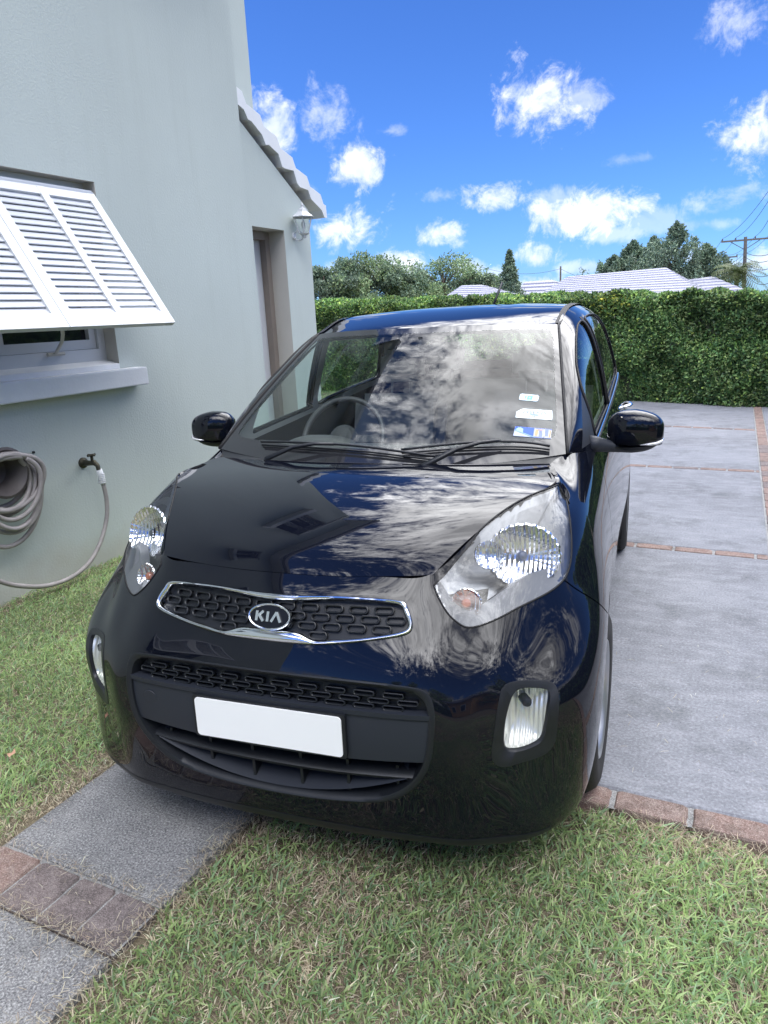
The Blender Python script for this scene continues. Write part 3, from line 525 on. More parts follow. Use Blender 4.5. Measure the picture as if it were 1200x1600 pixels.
def shutter(y0, y1, ztop_, zbot, reach, label, leaves=2, lou=23):
    """Bahama shutter hinged at the top, swung out on struts"""
    e = empty('louvred_shutter', (-3.7, y0, ztop_), label=label, cat='shutter', group='white louvred shutters on the house wall')
    hx, hz = -3.725, ztop_; L_ = math.hypot(reach+.025, ztop_-zbot); ang = math.atan2(reach+.025, ztop_-zbot)
    M = Matrix.Translation((hx+3.7, 0, 0)) @ Matrix.Rotation(-ang, 4, 'Y')  # local: -z runs down the shutter, x is its outer face
    wl = (y1-y0)/leaves; st = .062; th = .032
    for q in range(leaves):
        a = q*wl+(.002 if q else 0); c_ = (q+1)*wl-.002; b = MB(); m = (a+c_)/2
        for s0, s1 in ((a, a+st), (m-st*.42, m+st*.42), (c_-st, c_)): b.box((0, s0, -L_+.0), (th, s1, 0), M=M)
        for s0, s1 in ((a+st, m-st*.42), (m+st*.42, c_-st)): b.box((.001, s0, -.06), (th-.001, s1, -.0005), M=M); b.box((.001, s0, -L_+.0005), (th-.001, s1, -L_+.085), M=M)
        leaf = b.build('leaf', M_WHITE, e); n = int(round((L_-.145)/.0435)); pitch = (L_-.145)/n; lb = MB()
        for k in range(n):
            zc = -.06-pitch*(k+.5); Mk = M @ Matrix.Translation((th/2, 0, zc)) @ Matrix.Rotation(R(73), 4, 'Y')
            for s0, s1 in ((a+st, m-st*.42), (m+st*.42, c_-st)): lb.box((-.0225, s0+.001, -.0035), (.0225, s1-.001, .0035), M=Mk)
        lb.build('louvres', M_WHITE, leaf)
    MB().box((-.045, 0, -.004), (.004, y1-y0, .034), bev=.010).build('hinge_rail', M_WHITE, e)
    mid = (y1-y0)/2; zb = zbot-ztop_; b = MB(); b.tube([(reach*.93, mid+.0, zb+.02), (reach*.6, mid+.14, zb-.02), (reach*.2, mid+.30, zb-.06), (-.085, mid+.40, zb-.13)], .010, 8); b.tube([(-.085, mid+.34, zb-.135), (-.085, mid+.46, zb-.135)], .012, 6); b.build('strut', M_REVEAL, e)
    return e
shutter(2.005, 3.600, 2.250, 1.462, .50, 'white louvred shutter propped open over the ground floor window, nearest the camera')
shutter(3.75, 4.75, 5.12, 4.35, .45, 'white louvred shutter over the upstairs window near the house corner'); shutter(.4, 1.6, 5.12, 4.35, .45, 'white louvred shutter over the small upstairs window above the lawn')
shutter(-2.25, -.85, 4.32, 3.5, .48, 'white louvred shutter over the upstairs window behind the camera'); shutter(-2.65, -.95, 2.32, 1.5, .48, 'white louvred shutter over the ground floor window behind the camera')
# ---- wall lantern
lan = empty('wall_lantern', (-3.765, 5.955, 2.185), label='white cast wall lantern beside the doorway of the low wing', cat='lantern')
b = MB(); b.lathe([(.0, .012), (.03, .012), (.042, .0)], 16, Matrix.Translation((.002, 0, 0)) @ Matrix.Rotation(R(90), 4, 'Y')); b.build('wall_plate', M_WHITE, lan)
b = MB(); b.tube([(.0, 0, .0), (.04, 0, -.045), (.10, 0, -.045), (.135, 0, .005)], .010, 8); b.tube([(.01, 0, .03), (.05, 0, .055), (.10, 0, .04), (.12, 0, .0)], .006, 8); b.build('arm', M_WHITE, lan)
def hexa(r, z, k=6, ph=0): return [(.135+r*math.cos(2*math.pi*i/k+ph), r*math.sin(2*math.pi*i/k+ph), z) for i in range(k)]
b = MB(); rings = [(.02, -.03), (.035, .0), (.058, .015), (.062, .022)]
def loft(b, rings, k=6): 
    V = []; F = []
    for r, z in rings: V += hexa(r, z, k)
    for i in range(len(rings)-1):
        for j in range(k): F.append((i*k+j, i*k+(j+1) % k, (i+1)*k+(j+1) % k, (i+1)*k+j))
    b.add(V, F)
loft(b, rings); b.build('base', M_WHITE, lan)
b = MB(); loft(b, [(.128, .185), (.132, .193), (.10, .215), (.060, .245), (.045, .275), (.02, .285), (.012, .30), (.018, .315), (.004, .345)]); b.build('cap', M_WHITE, lan)
b = MB(); A_ = hexa(.060, .022); B_ = hexa(.108, .186)
for p, q in zip(A_, B_): b.tube([p, q], .006, 6)
b.build('cage', M_WHITE, lan)
b = MB(); loft(b, [(.056, .022), (.103, .186)]); b.build('glass', glass('lantern glass', (.93, .95, .95)), lan)
b = MB(); b.lathe([(.012, .0), (.012, .04), (.022, .07), (.024, .1), (.012, .13), (0, .135)], 12, Matrix.Translation((.135, 0, .02))); b.build('bulb', mat('frosted bulb', (.75, .75, .72), .4), lan, smooth=True)
lan.scale = (.8, .8, .8)
# ---- tap and hose
tap = empty('garden_tap', (-3.7, 3.20, .66), label='weathered brass garden tap on the house wall', cat='tap')
b = MB(); b.lathe([(.034, .0), (.034, .01), (.02, .018), (.015, .06)], 14, Matrix.Rotation(R(90), 4, 'Y')); b.tube([(.05, 0, 0), (.10, 0, .005), (.125, .0, -.012), (.13, .0, -.045)], [.015, .018, .014, .013], 10); b.tube([(.085, 0, .01), (.085, 0, .05)], .009, 8); b.build('body', M_BRASS, tap, smooth=True, angle=40)
b = MB(); b.tube([(.085, -.03, .052), (.085, .03, .052)], .007, 8); b.tube([(.057, 0, .052), (.113, 0, .052)], .007, 8); b.build('handle', M_BRASS, tap, smooth=True)
hose = empty('garden_hose', (-3.6, 3.2, 0), label='taupe garden hose looped from the tap and coiled on its wall holder', cat='hose')
def Hw(x, y, z): return (x+3.6, y-3.2, z)
b = MB(); b.tube([Hw(-3.57, 3.2, .622), Hw(-3.568, 3.208, .58), Hw(-3.567, 3.215, .53)], [.019, .021, .019], 12)
for k in range(6): b.lathe([(.0205, 0), (.0235, .004), (.0205, .008)], 12, Matrix.Translation(Hw(-3.568, 3.209, .535+k*.011)))
b.build('hose_connector', M_TAPE, hose, smooth=True)
def spl(P, n=10): return [tuple(p) for p in cr(P, n, False)]
lead = spl([Hw(-3.567, 3.215, .53), Hw(-3.565, 3.22, .42), Hw(-3.56, 3.19, .30), Hw(-3.55, 3.10, .17), Hw(-3.54, 2.97, .075), Hw(-3.55, 2.80, .035), Hw(-3.56, 2.6, .07), Hw(-3.56, 2.38, .20), Hw(-3.56, 2.26, .45), Hw(-3.57, 2.30, .72), Hw(-3.57, 2.45, .85)])
MB().tube(lead, .0135, 10).build('lead', M_HOSE, hose, smooth=True)
rnd = random.Random(5); P = []
for k in range(17*9):   # nine sagging turns over the holder
    t = k/17; a = 2*math.pi*t+1.2; turn = int(t); sag = [.16, .20, .36, .18, .30, .15, .26, .17, .22][turn % 9]; wdt = [.19, .21, .235, .18, .22, .16, .20, .215, .175][turn % 9]
    P.append(Hw(-3.60+.012*turn+.015*math.sin(a*2+turn), 2.55+wdt*math.cos(a)+.012*math.sin(turn*2.3), .70+(.13 if math.sin(a) > 0 else sag)*math.sin(a)+.012*math.cos(turn*1.7)))
MB().tube(spl(P, 3), .0135, 9).build('coil', M_HOSE, hose, smooth=True)
hg = empty('hose_holder', (-3.7, 2.55, .74), label='round dark plastic hose holder on the house wall', cat='hose holder')
b = MB(); b.lathe([(.0, .02), (.06, .02), (.085, .05), (.10, .12), (.135, .15), (.14, .165), (.125, .17), (.095, .14), (.075, .06), (.0, .035)], 28, Matrix.Rotation(R(90), 4, 'Y')); b.build('drum', M_HANGER, hg, smooth=True, angle=35)
b = MB(); b.box((.0, -.07, -.09), (.02, .07, .09), bev=.006); b.build('back_plate', M_HANGER, hg)
b = MB(); b.lathe([(.0, .04), (.02, .045), (.02, .0)], 12, Matrix.Rotation(R(90), 4, 'Y')); sp = b.build('wall_plug', mat('black plastic plug', (.01, .01, .01), .5)); sp.location = (-3.70, 2.86, .79); sp.scale = (.25, .35, .35); tag(sp, 'small black plug in the wall right of the coiled hose', 'plug')
# ---- vegetation
M_LEAF = mat('leaves', (.06, .1, .03), .45, spec=.5); _b = M_LEAF.node_tree.nodes['Principled BSDF']; _a = node(M_LEAF, 'ShaderNodeAttribute'); _a.attribute_name = 'tint'; link(M_LEAF, _a.outputs['Color'], _b.inputs['Base Color'])
_t = node(M_LEAF, 'ShaderNodeBsdfTranslucent'); link(M_LEAF, _a.outputs['Color'], _t.inputs[0]); _m = node(M_LEAF, 'ShaderNodeMixShader', inp={0: .22}); link(M_LEAF, _b.outputs[0], _m.inputs[1]); link(M_LEAF, _t.outputs[0], _m.inputs[2]); link(M_LEAF, _m.outputs[0], M_LEAF.node_tree.nodes['Material Output'].inputs[0])
M_CORE = mat('dark twigs', (.022, .03, .014), .9); M_BARK = mat('bark', (.11, .085, .065), .9, var=.4, vscale=8, bump=.4)
def leaf_quads(P, size, col, up=.35, asp=.5, nrm_=None):
    """folded leaf = one rhombus quad per point"""
    n = len(P); d = rng.normal(0, 1, (n, 3)); d[:, 2] += up; 
    if nrm_ is not None: d = d*.8+nrm_*.6
    d /= np.linalg.norm(d, axis=1, keepdims=True); e = np.cross(d, rng.normal(0, 1, (n, 3))); e /= np.linalg.norm(e, axis=1, keepdims=True); g_ = np.cross(d, e)
    s = (size*rng.uniform(.6, 1.3, n))[:, None]; a = d*s; b_ = e*s*asp*.5; V = np.stack([P, P+a*.5+b_+g_*s*.1, P+a, P+a*.5-b_+g_*s*.1], 1).reshape(-1, 3); k = np.arange(n)[:, None]*4; return V, k+[0, 1, 2, 3], col
def vari(n, base, amt=.25, pal=None):
    pal = np.array(pal if pal is not None else [base]); c = pal[rng.integers(0, len(pal), n)]; return np.clip(c*(1+rng.normal(0, amt, (n, 1))), .004, .6)
HEDGE = [(.13, .24, .085), (.08, .17, .06), (.18, .29, .10), (.23, .31, .11), (.04, .09, .035)]
def hedge(name, p0, p1, depth, h0, h1, dens, size, label, group=None):
    """clipped hedge from p0 to p1 (its near face), depth behind it"""
    p0, p1 = np.array(p0, float), np.array(p1, float); Lh = np.linalg.norm(p1-p0); ex = (p1-p0)/Lh; ey = np.array([-ex[1], ex[0]])
    e = empty(name, (*((p0+p1)/2), 0), label=label, cat='hedge', group=group); off = np.array([*((p0+p1)/2), 0])
    pts = []
    def face(n, fn): q = rng.random((n, 2)); pts.append(fn(q))
    hz = lambda s: h0+(h1-h0)*s
    def lump(s, t): return .10*np.sin(s*Lh*2.3+1)*np.cos(t*5)+.06*np.sin(s*Lh*7+t*9)+.16*(value_noise(np.column_stack([s*Lh, t*1.7]), 2.4, 77)-.5)+.08*(value_noise(np.column_stack([s*Lh, t*1.7]), 6.1, 78)-.5)
    def F1(q): s, t = q[:, 0], q[:, 1]; z = t*(hz(s)+.02*np.sin(s*Lh*6)); o = lump(s, t)+rng.exponential(.045, len(s))-.06; P = p0+ex*(s*Lh)[:, None]+ey*o[:, None]; return np.column_stack([P, np.maximum(z, .01)])
    def F2(q): s, t = q[:, 0], q[:, 1]; z = hz(s)+.09*(value_noise(np.column_stack([s*Lh, t]), 3.1, 79)-.5)+.03*np.sin(s*Lh*5)+.02*np.sin(s*Lh*17+t*5)-rng.exponential(.04, len(s))+.035; P = p0+ex*(s*Lh)[:, None]+ey*(t*depth)[:, None]; return np.column_stack([P, z])
    def F3(q): s, t = q[:, 0], q[:, 1]; P = p0+ex*(s*Lh)[:, None]+ey*(depth+.03*np.sin(s*31))[:, None]; return np.column_stack([P, t*hz(s)])
    face(int(Lh*1.7*dens), F1); face(int(Lh*depth*dens*1.1), F2); face(int(Lh*1.7*dens*.25), F3)
    P = np.concatenate(pts); v = value_noise(P[:, [0, 2]]*1.0+P[:, [1, 1]]*.3, 2.6, 5); top = np.clip((P[:, 2]-1.3)/.5, 0, 1)
    brn = value_noise(P[:, [0, 2]]+[3, 7], 1.9, 15); c = vari(len(P), None, .30, HEDGE)*(.60+.9*v[:, None]); yl = (brn > .78) & (rng.random(len(P)) < .35); c[yl] = c[yl]*np.array([1.7, 1.25, .8]); toplit = rng.random(len(P)) < .05+.35*top; c[toplit] = c[toplit]*np.array([1.9, 1.75, 1.2])  # some leaves, mostly near the top, painted lighter as if lit from above
    V, F, col = leaf_quads(P-off, size, c, .3, .55); fast_mesh('foliage', V, F, [M_LEAF], e, col=col)
    a = np.array([p0+ey*.10+ex*.02, p1+ey*.10-ex*.02, p1+ey*(depth-.1)-ex*.02, p0+ey*(depth-.1)+ex*.02])-off[:2]; MB().add([(*a[0], 0), (*a[1], 0), (*a[2], 0), (*a[3], 0), (*a[0], h0-.09), (*a[1], h1-.09), (*a[2], h1-.09), (*a[3], h0-.09)], [(0, 1, 5, 4), (1, 2, 6, 5), (2, 3, 7, 6), (3, 0, 4, 7), (4, 5, 6, 7)]).build('inner_twigs', M_CORE, e)
    return e
hedge('clipped_hedge', (-9.5, 13.85), (2.9, 10.65), 1.1, 1.79, 1.405, 7000, .052, 'long clipped dark green hedge across the far end of the driveway')
hedge('clipped_hedge', (2.95, 10.5), (3.4, 1.2), 1.0, 1.75, 1.75, 1100, .10, 'clipped green hedge along the right side of the driveway')
def tree(name, loc, h, crown, label, pal, leaf=.3, n=7000, trunk=.2, lumps=26, cone=False, group=None, seed=1, dens_in=.35, up=.3, tuft=(1, 1, .82)):
    """trunk with limbs; crown of leaf clumps. crown = (rx, ry, z0)"""
    r = np.random.default_rng(seed); e = empty(name, loc, label=label, cat='tree', group=group); rx, ry, z0 = crown; b = MB()
    b.tube([(0, 0, -.2), (.03*h, 0, h*.3), (.0, .02*h, h*.62), (0, 0, h*.93)], [trunk, trunk*.8, trunk*.5, trunk*.12], 8); C = []
    for k in range(lumps):
        t = (k+.5)/lumps; 
        if cone: z = z0+(h-z0)*t; rad = (1-t)**.85*(1 if name == 'conical_pine' else r.uniform(.55, 1.45)); a = k*2.4; q = r.uniform(.25, 1)**.5; c_ = np.array([rx*rad*q*math.cos(a), ry*rad*q*math.sin(a), z]); s = (.12+.9*rad)*rx*.34*(1 if name == 'conical_pine' else r.uniform(.5, 1.0))
        else:
            a = r.uniform(0, 2*math.pi); q = r.random()**.5; z = z0+(h-z0)*r.random(); prof = math.sqrt(max(0, 1-((z-(z0+(h-z0)*.42))/((h-z0)*.62))**2)); c_ = np.array([rx*prof*q*math.cos(a), ry*prof*q*math.sin(a), z]); s = min(rx, ry, (h-z0))*r.uniform(.15, .34)*(26/lumps)**.4
        C.append((c_, s)); st = h*(.25+.5*min(1, (c_[2]-0)/h)*.8); b.tube([(0, 0, min(st, c_[2]*.8)), tuple(c_*np.array([.5, .5, .9])), tuple(c_)], [trunk*.3, trunk*.18, trunk*.05], 5)
    b.build('trunk', M_BARK, e, smooth=True); per = n//lumps; Ps = []; Cs = []
    for c_, s in C:
        d = r.normal(0, 1, (per, 3)); d /= np.linalg.norm(d, axis=1, keepdims=True); rad = np.where(r.random(per) < dens_in, r.random(per)**.4, 1+r.normal(0, .16, per))[:, None]; p = c_+d*rad*s*np.array(tuft); tone = r.uniform(.75, 1.25)
        Ps.append(p); Cs.append(vari(per, None, .25, pal)*tone)
    P = np.concatenate(Ps); P[:, 2] = np.maximum(P[:, 2], .05); V, F, col = leaf_quads(P, leaf, np.concatenate(Cs), up, .5); fast_mesh('crown', V, F, [M_LEAF], e, col=col); return e
CED = [(.18, .26, .17), (.14, .21, .15), (.23, .30, .19)]; BRD = [(.22, .32, .15), (.17, .26, .14), (.29, .37, .18)]  # far-tree greens lightened and greyed: aerial haze put into the colour
def px(p_x, p_y, d, z=None):
    """where a photograph pixel's sight line meets distance d (m along +Y)"""
    v = f2+r3*((p_x-600)/1142.3)+u3*((800-p_y)/1142.3); q = v*(d/v.y); return Vector((q.x, q.y, q.z+CH))
BT = [(505, 424, 72, 3.2, CED, 'bushy'), (535, 412, 74, 4.2, CED, ''), (572, 406, 76, 5.2, BRD, ''), (612, 420, 78, 4.0, CED, ''), (645, 432, 80, 3.4, BRD, ''), (692, 414, 82, 6.0, BRD, ''), (735, 432, 84, 4.0, CED, ''), (762, 440, 88, 3.0, BRD, '')]
LB = ['dark bushy tree beside the house corner, leftmost of the far tree line', 'dark cedar second from the left in the far tree line', 'tall rounded tree in the left half of the far tree line', 'low dark tree in the middle of the far tree line', 'lower pale green tree left of the big rounded tree', 'big rounded broad tree above the hedge, highest of the right half of the tree line', 'dark tree right of the big rounded tree', 'small tree at the right end of the far tree line']
for k, (a, b_, d, w_, pal, _) in enumerate(BT):
    q = px(a, b_, d); tree('background_tree', (q.x, q.y, 0), q.z, (w_, w_, .6), LB[k], pal, .33, 13000, .3, 40, group='trees beyond the hedge', seed=20+k)
q = px(796, 392, 78); tree('conical_pine', (q.x, q.y, 0), q.z, (1.7, 1.7, .8), 'narrow pointed pine standing alone above the hedge behind the car roof', CED, .26, 8000, .2, 60, cone=True, seed=3, up=.1)
for k, (a, b_, d, w_, lab) in enumerate([(960, 402, 80, 2.6, 'dark casuarina at the left end of the clump behind the long white roof'), (990, 378, 82, 2.6, 'dark casuarina left of the tallest in the clump behind the long white roof'), (1022, 372, 80, 2.4, 'dark casuarina in the middle of the clump behind the long white roof'), (1058, 350, 78, 3.0, 'tallest dark casuarina behind the long white roof'), (1104, 384, 80, 2.4, 'dark casuarina at the right end of the clump, leaning outward')]):
    q = px(a, b_, d); tree('casuarina', (q.x, q.y, 0), q.z, (w_*1.4, w_*1.4, 2.2), lab, CED, .26, 12000, .25, 60, group='casuarinas behind the white roof', seed=40+k, dens_in=.5, tuft=(.6, .6, 1.1), cone=True)
# palm
q = px(1152, 428, 76); e = empty('palm_tree', (q.x, q.y, 0), label='short feathery palm between the utility poles', cat='palm'); b = MB(); b.tube([(0, 0, 0), (0, .1, q.z*.5), (0, 0, q.z)], [.25, .2, .18], 8); b.build('trunk', M_BARK, e); V = []; F = []; cc = []
for k in range(34):
    a = k*2.39996; el = R(75-115*(k/34)); Lf = 2.6; prev = None; pts = []
    for s in range(9):
        t = s/8; rr = Lf*t*math.cos(el*(1-.3*t)); zz = Lf*t*math.sin(el)-1.5*t*t; pts.append(Vector((rr*math.cos(a), rr*math.sin(a), q.z+zz)))
    for s in range(1, 9):
        dr_ = (pts[s]-pts[s-1]).normalized(); sd_ = dr_.cross(Vector((0, 0, 1))).normalized()
        for sg in (-1, 1):
            for u_ in (0, .5):
                o_ = pts[s-1].lerp(pts[s], u_); tip = o_+sd_*sg*(.75*(1-abs(s/8-.4)))+dr_*.3-Vector((0, 0, .25)); i = len(V); V += [o_-dr_*.03, o_+dr_*.05, tip, tip-dr_*.03]; F.append((i, i+1, i+2, i+3)); cc.append((.10, .14, .04))
fast_mesh('fronds', np.array([tuple(v) for v in V]), np.array(F), [M_LEAF], e, col=np.array(cc)*rng.uniform(.6, 1.3, (len(cc), 1)))
# ---- neighbours' roofs: white stepped hipped roofs beyond the hedge
def white_house(name, ea, eb, ra, rb, back, label, steps=9, wall_c=(.72, .70, .62)):
    """eave corners ea, eb (left/right, near), ridge ends ra, rb; mirrored to a back eave 'back' metres behind the ridge"""
    e = empty(name, (*((ea+eb)/2).xy, 0), label=label, cat='house', group='white roofed houses beyond the hedge'); o = Vector(((ea+eb)/2).xy.to_3d()); b = MB(); ec = (ra.y-ea.y); A = [ea, eb, Vector((eb.x, eb.y+2*ec, eb.z)), Vector((ea.x, ea.y+2*ec, ea.z))]; T = [ra, rb, rb+Vector((0, .02, 0)), ra+Vector((0, .02, 0))]
    prev = None
    for k in range(steps+1):
        t = k/steps; ring = [A[i].lerp(T[i], t)-o for i in range(4)]; lift = Vector((0, 0, (T[0].z-A[0].z)/steps*.38)) if k < steps else Vector((0, 0, 0))
        if prev: b.add(prev+ring, [(i, (i+1) % 4, 4+(i+1) % 4, 4+i) for i in range(4)])
        r2 = [p+lift for p in ring]; b.add(ring+r2, [(i, (i+1) % 4, 4+(i+1) % 4, 4+i) for i in range(4)]); prev = r2
    b.build('roof', M_ROOF, e)
    b = MB(); x0, x1, y0_, y1_ = ea.x-o.x+.5, eb.x-o.x-.5, ea.y-o.y+.5, ea.y+2*ec-o.y-.5; b.box((x0, y0_, 0), (x1, y1_, ea.z-.02)); b.build('wall', mat(name+' wall', wall_c, .85), e)
    for wx in np.linspace(x0+1.2, x1-1.2, 4):
        wf = MB().box((wx-.5, y0_-.05, 1.0), (wx+.5, y0_-.002, 2.1)).build('window', M_WHITE, e); MB().box((wx-.42, y0_-.065, 1.08), (wx+.42, y0_-.052, 2.02)).build('pane', M_GLASSD, wf)
    return e
white_house('neighbour_house', px(835, 466, 54), px(1098, 458, 54), px(888, 432, 62), px(1040, 418, 62), 8, 'long white stepped hipped roof behind the hedge, in front of the casuarinas', 11)
white_house('neighbour_house', px(1040, 462, 70), px(1175, 458, 70), px(1072, 437, 76), px(1112, 432, 76), 6, 'lower white roof to the right of the long one, below the utility poles', 6)
white_house('neighbour_house', px(690, 468, 62), px(782, 466, 62), px(722, 446, 67), px(752, 445, 67), 8, 'small white stepped roof in front of the tree line, left of the pine', 7)
e = white_house('neighbour_house', px(800, 462, 100), px(880, 460, 100), px(822, 440, 108), px(862, 437, 108), 8, 'far pale roof just right of the narrow pine', 4, (.66, .68, .5))
# ---- utility poles and wires
M_POLE = mat('grey timber', (.16, .145, .13), .85, var=.3); M_WIRE = mat('black cable', (.03, .03, .03), .6)
def pole(pxt, pyt, d, lean, label, arm=0, r=.13, thick=True):
    q = px(pxt, pyt, d); e = empty('utility_pole', (q.x, q.y, 0), label=label, cat='utility pole', group='utility poles beyond the hedge')
    MB().tube([(lean*q.z, 0, 0), (lean*.5*q.z, 0, q.z*.5), (0, 0, q.z)], [r*1.2, r, r*.8], 8).build('pole', M_POLE, e)
    if arm:
        b = MB(); b.box((-arm, -.07, q.z-.35), (arm, .07, q.z-.2), M=None); b.tube([(-arm*.6, .08, q.z-.35), (0, .08, q.z-1.1)], .035, 6); b.tube([(arm*.6, .08, q.z-.35), (0, .08, q.z-1.1)], .035, 6); b.build('crossarm', M_POLE, e)
        for k in (-.95, -.4, .4, .95): MB().lathe([(.03, 0), (.06, .05), (.05, .1), (.07, .13), (.0, .2)], 8, Matrix.Translation((arm*k, 0, q.z-.2))).build('insulator', M_HANGER, e)
    return q
pA = pole(1165, 370, 78, .04, 'nearest and tallest utility pole, with a wide crossarm', 2.0, .17); pB = pole(1125, 399, 100, 0, 'second utility pole, left of the tallest one, with a crossarm', 1.9, .16)
pC = pole(876, 416, 100, 0, 'thin utility pole above the left end of the long white roof', 0, .13); pD = pole(731, 404, 92, .0, 'thin utility pole standing in front of the tree line, left of the pine', .35, .13); pE = pole(1134, 414, 130, 0, 'farthest utility pole, between the palm and the second pole', 1.4, .16)
b = MB()
def wire(a, c_, sag, r=.018):
    b.tube([a.lerp(c_, t)-Vector((0, 0, sag*4*t*(1-t))) for t in np.linspace(0, 1, 14)], r, 4, caps=False)
wire(pD-Vector((0, 0, .4)), pC-Vector((0, 0, .3)), 1.0); wire(pC-Vector((0, 0, .3)), px(940, 440, 100), .3); far = px(560, 408, 110); wire(far, pD-Vector((0, 0, .5)), 1.0)
for dz, dx in ((0, -1.9), (0, -.8), (0, .8), (0, 1.9)):
    wire(pA+Vector((dx, 0, dz)), px(1215+dx*4, 300+dx*6, 60), .5, .02); wire(pA+Vector((dx, 0, dz)), pB+Vector((dx, 0, 0)), .5); wire(pB+Vector((dx, 0, 0)), pE+Vector((dx*.7, 0, 0)), .5)
for k, yy in enumerate((392, 400, 412, 421, 433)): wire(pA-Vector((0, 0, 1.3+k*.35)), px(1215, yy, 66), .35+.15*k, .025); wire(pA-Vector((0, 0, 1.4+k*.35)), pB-Vector((0, 0, .9+k*.25)), .5, .02)
w_ = b.build('overhead_wires', M_WIRE); tag(w_, 'black overhead cables strung between the utility poles', 'cable')
# ---- behind the photographer: what the paintwork mirrors
for k, (x, y, h, w_, lab) in enumerate([(-1.5, -14, 5.2, 2.6, 'round tree behind the photographer, nearest the house'), (3.2, -15, 6.5, 3.0, 'tall round tree behind the photographer, in the middle'), (8.0, -12, 5.0, 2.8, 'round tree behind the photographer, on the right'), (9.5, -3, 4.6, 2.4, 'round tree beyond the right-hand hedge')]):
    tree('garden_tree', (x, y, 0), h, (w_, w_, 1.4), lab, BRD, .22, 5000, .2, 22, group='garden trees around the drive', seed=70+k)
hedge('clipped_hedge', (9, -10.5), (-9, -10.5), 1.0, 1.6, 1.6, 500, .14, 'clipped hedge behind the photographer across the garden')
e = empty('garden_cottage', (8.3, -6.5, 0), label='ochre walled cottage with a white roof behind the right-hand hedge', cat='cottage'); MB().box((-1.6, -2.5, 0), (2.8, 2.5, 2.7)).build('wall', mat('ochre render', (.52, .30, .12), .85, var=.06, bump=.2), e)
b = MB()
for k in range(7): b.box((-1.9+k*.3, -2.8+k*.3, 2.705+k*.15), (3.1-k*.3, 2.8-k*.3, 2.85+k*.15))
b.build('roof', M_ROOF, e)
for y_ in (-1.2, 1.2): wf = MB().box((-1.66, y_-.5, 1), (-1.602, y_+.5, 2.1)).build('window', M_WHITE, e); MB().box((-1.68, y_-.42, 1.08), (-1.662, y_+.42, 2.02)).build('pane', M_GLASSD, wf)
# ================================================================ THE CAR
CARX, CARY, CARYAW = -1.0312, 1.3345, R(6.54)
car = empty('parked_car', (CARX, CARY, 0), CARYAW, 'glossy black small hatchback parked nose-first towards the camera on the concrete drive', 'car')
def m_paint():
    m = mat('black gloss paint', (.0035, .0045, .009), .035, spec=.0, coat=1, coat_rough=.01); b = m.node_tree.nodes['Principled BSDF']; b.inputs['Coat IOR'].default_value = 1.46
    co_ = node(m, 'ShaderNodeTexCoord'); n = node(m, 'ShaderNodeTexNoise', inp={'Scale': 9, 'Detail': 2}); link(m, co_.outputs['Object'], n.inputs['Vector'])
    bp = node(m, 'ShaderNodeBump', inp={'Strength': .02, 'Distance': .003}); link(m, n.outputs['Fac'], bp.inputs['Height']); link(m, bp.outputs[0], b.inputs['Normal'])
    n2 = node(m, 'ShaderNodeTexNoise', inp={'Scale': 40, 'Detail': 6}); link(m, co_.outputs['Object'], n2.inputs['Vector']); r = node(m, 'ShaderNodeMapRange', inp={1: .4, 2: .75, 3: .03, 4: .09}); link(m, n2.outputs['Fac'], r.inputs[0]); link(m, r.outputs[0], b.inputs['Roughness']); return m
PAINT = m_paint(); PLASTIC = mat('black satin plastic', (.010, .012, .016), .42, spec=.45, var=.2, vscale=30, bump=.12, bscale=400, bdist=.0006)
GREYPL = mat('grey matt plastic', (.022, .026, .036), .5, spec=.4, bump=.2, bscale=500, bdist=.0006); BLACK = mat('void black', (.004, .004, .005), .8)
RUBBER = mat('tyre rubber', (.018, .018, .019), .75, var=.3, vscale=20, bump=.3, bscale=120); SEAL = mat('black rubber seal', (.010, .010, .011), .62, spec=.3)
CHROME = mat('chrome', (.78, .80, .83), .06, metal=1); SATIN = mat('lamp bezel silver', (.25, .26, .28), .28, metal=.9); BEZEL = mat('lamp bezel grey', (.13, .135, .145), .35, metal=.35)
ALLOY = mat('painted alloy', (.45, .46, .48), .3, metal=.8, var=.1, vscale=10)
LENS = glass('clear lamp lens', (.93, .94, .95), .01, 1.55); WSG = glass('windscreen glass', (.88, .94, .92), .0, 1.44); SIDEG = glass('side glass', (.76, .86, .83), .0, 1.5); FRIT = mat('black windscreen border', (.02, .021, .024), .03, spec=.7)
ORANGE = mat('amber bulb', (.42, .10, .03), .2, coat=1); PLATEM = mat('plate white', (.96, .96, .96), .35); RED = mat('red lamp', (.35, .01, .01), .08, coat=1)
CLOTH = mat('light grey cloth', (.32, .31, .30), .9, bump=.3, bscale=300, bdist=.001); HEADL = mat('pale headlining', (.42, .42, .41), .9); DASH = mat('grey dashboard', (.04, .042, .044), .6, bump=.2, bscale=300, bdist=.001)
CEN = np.array([0, 1.9, .6])
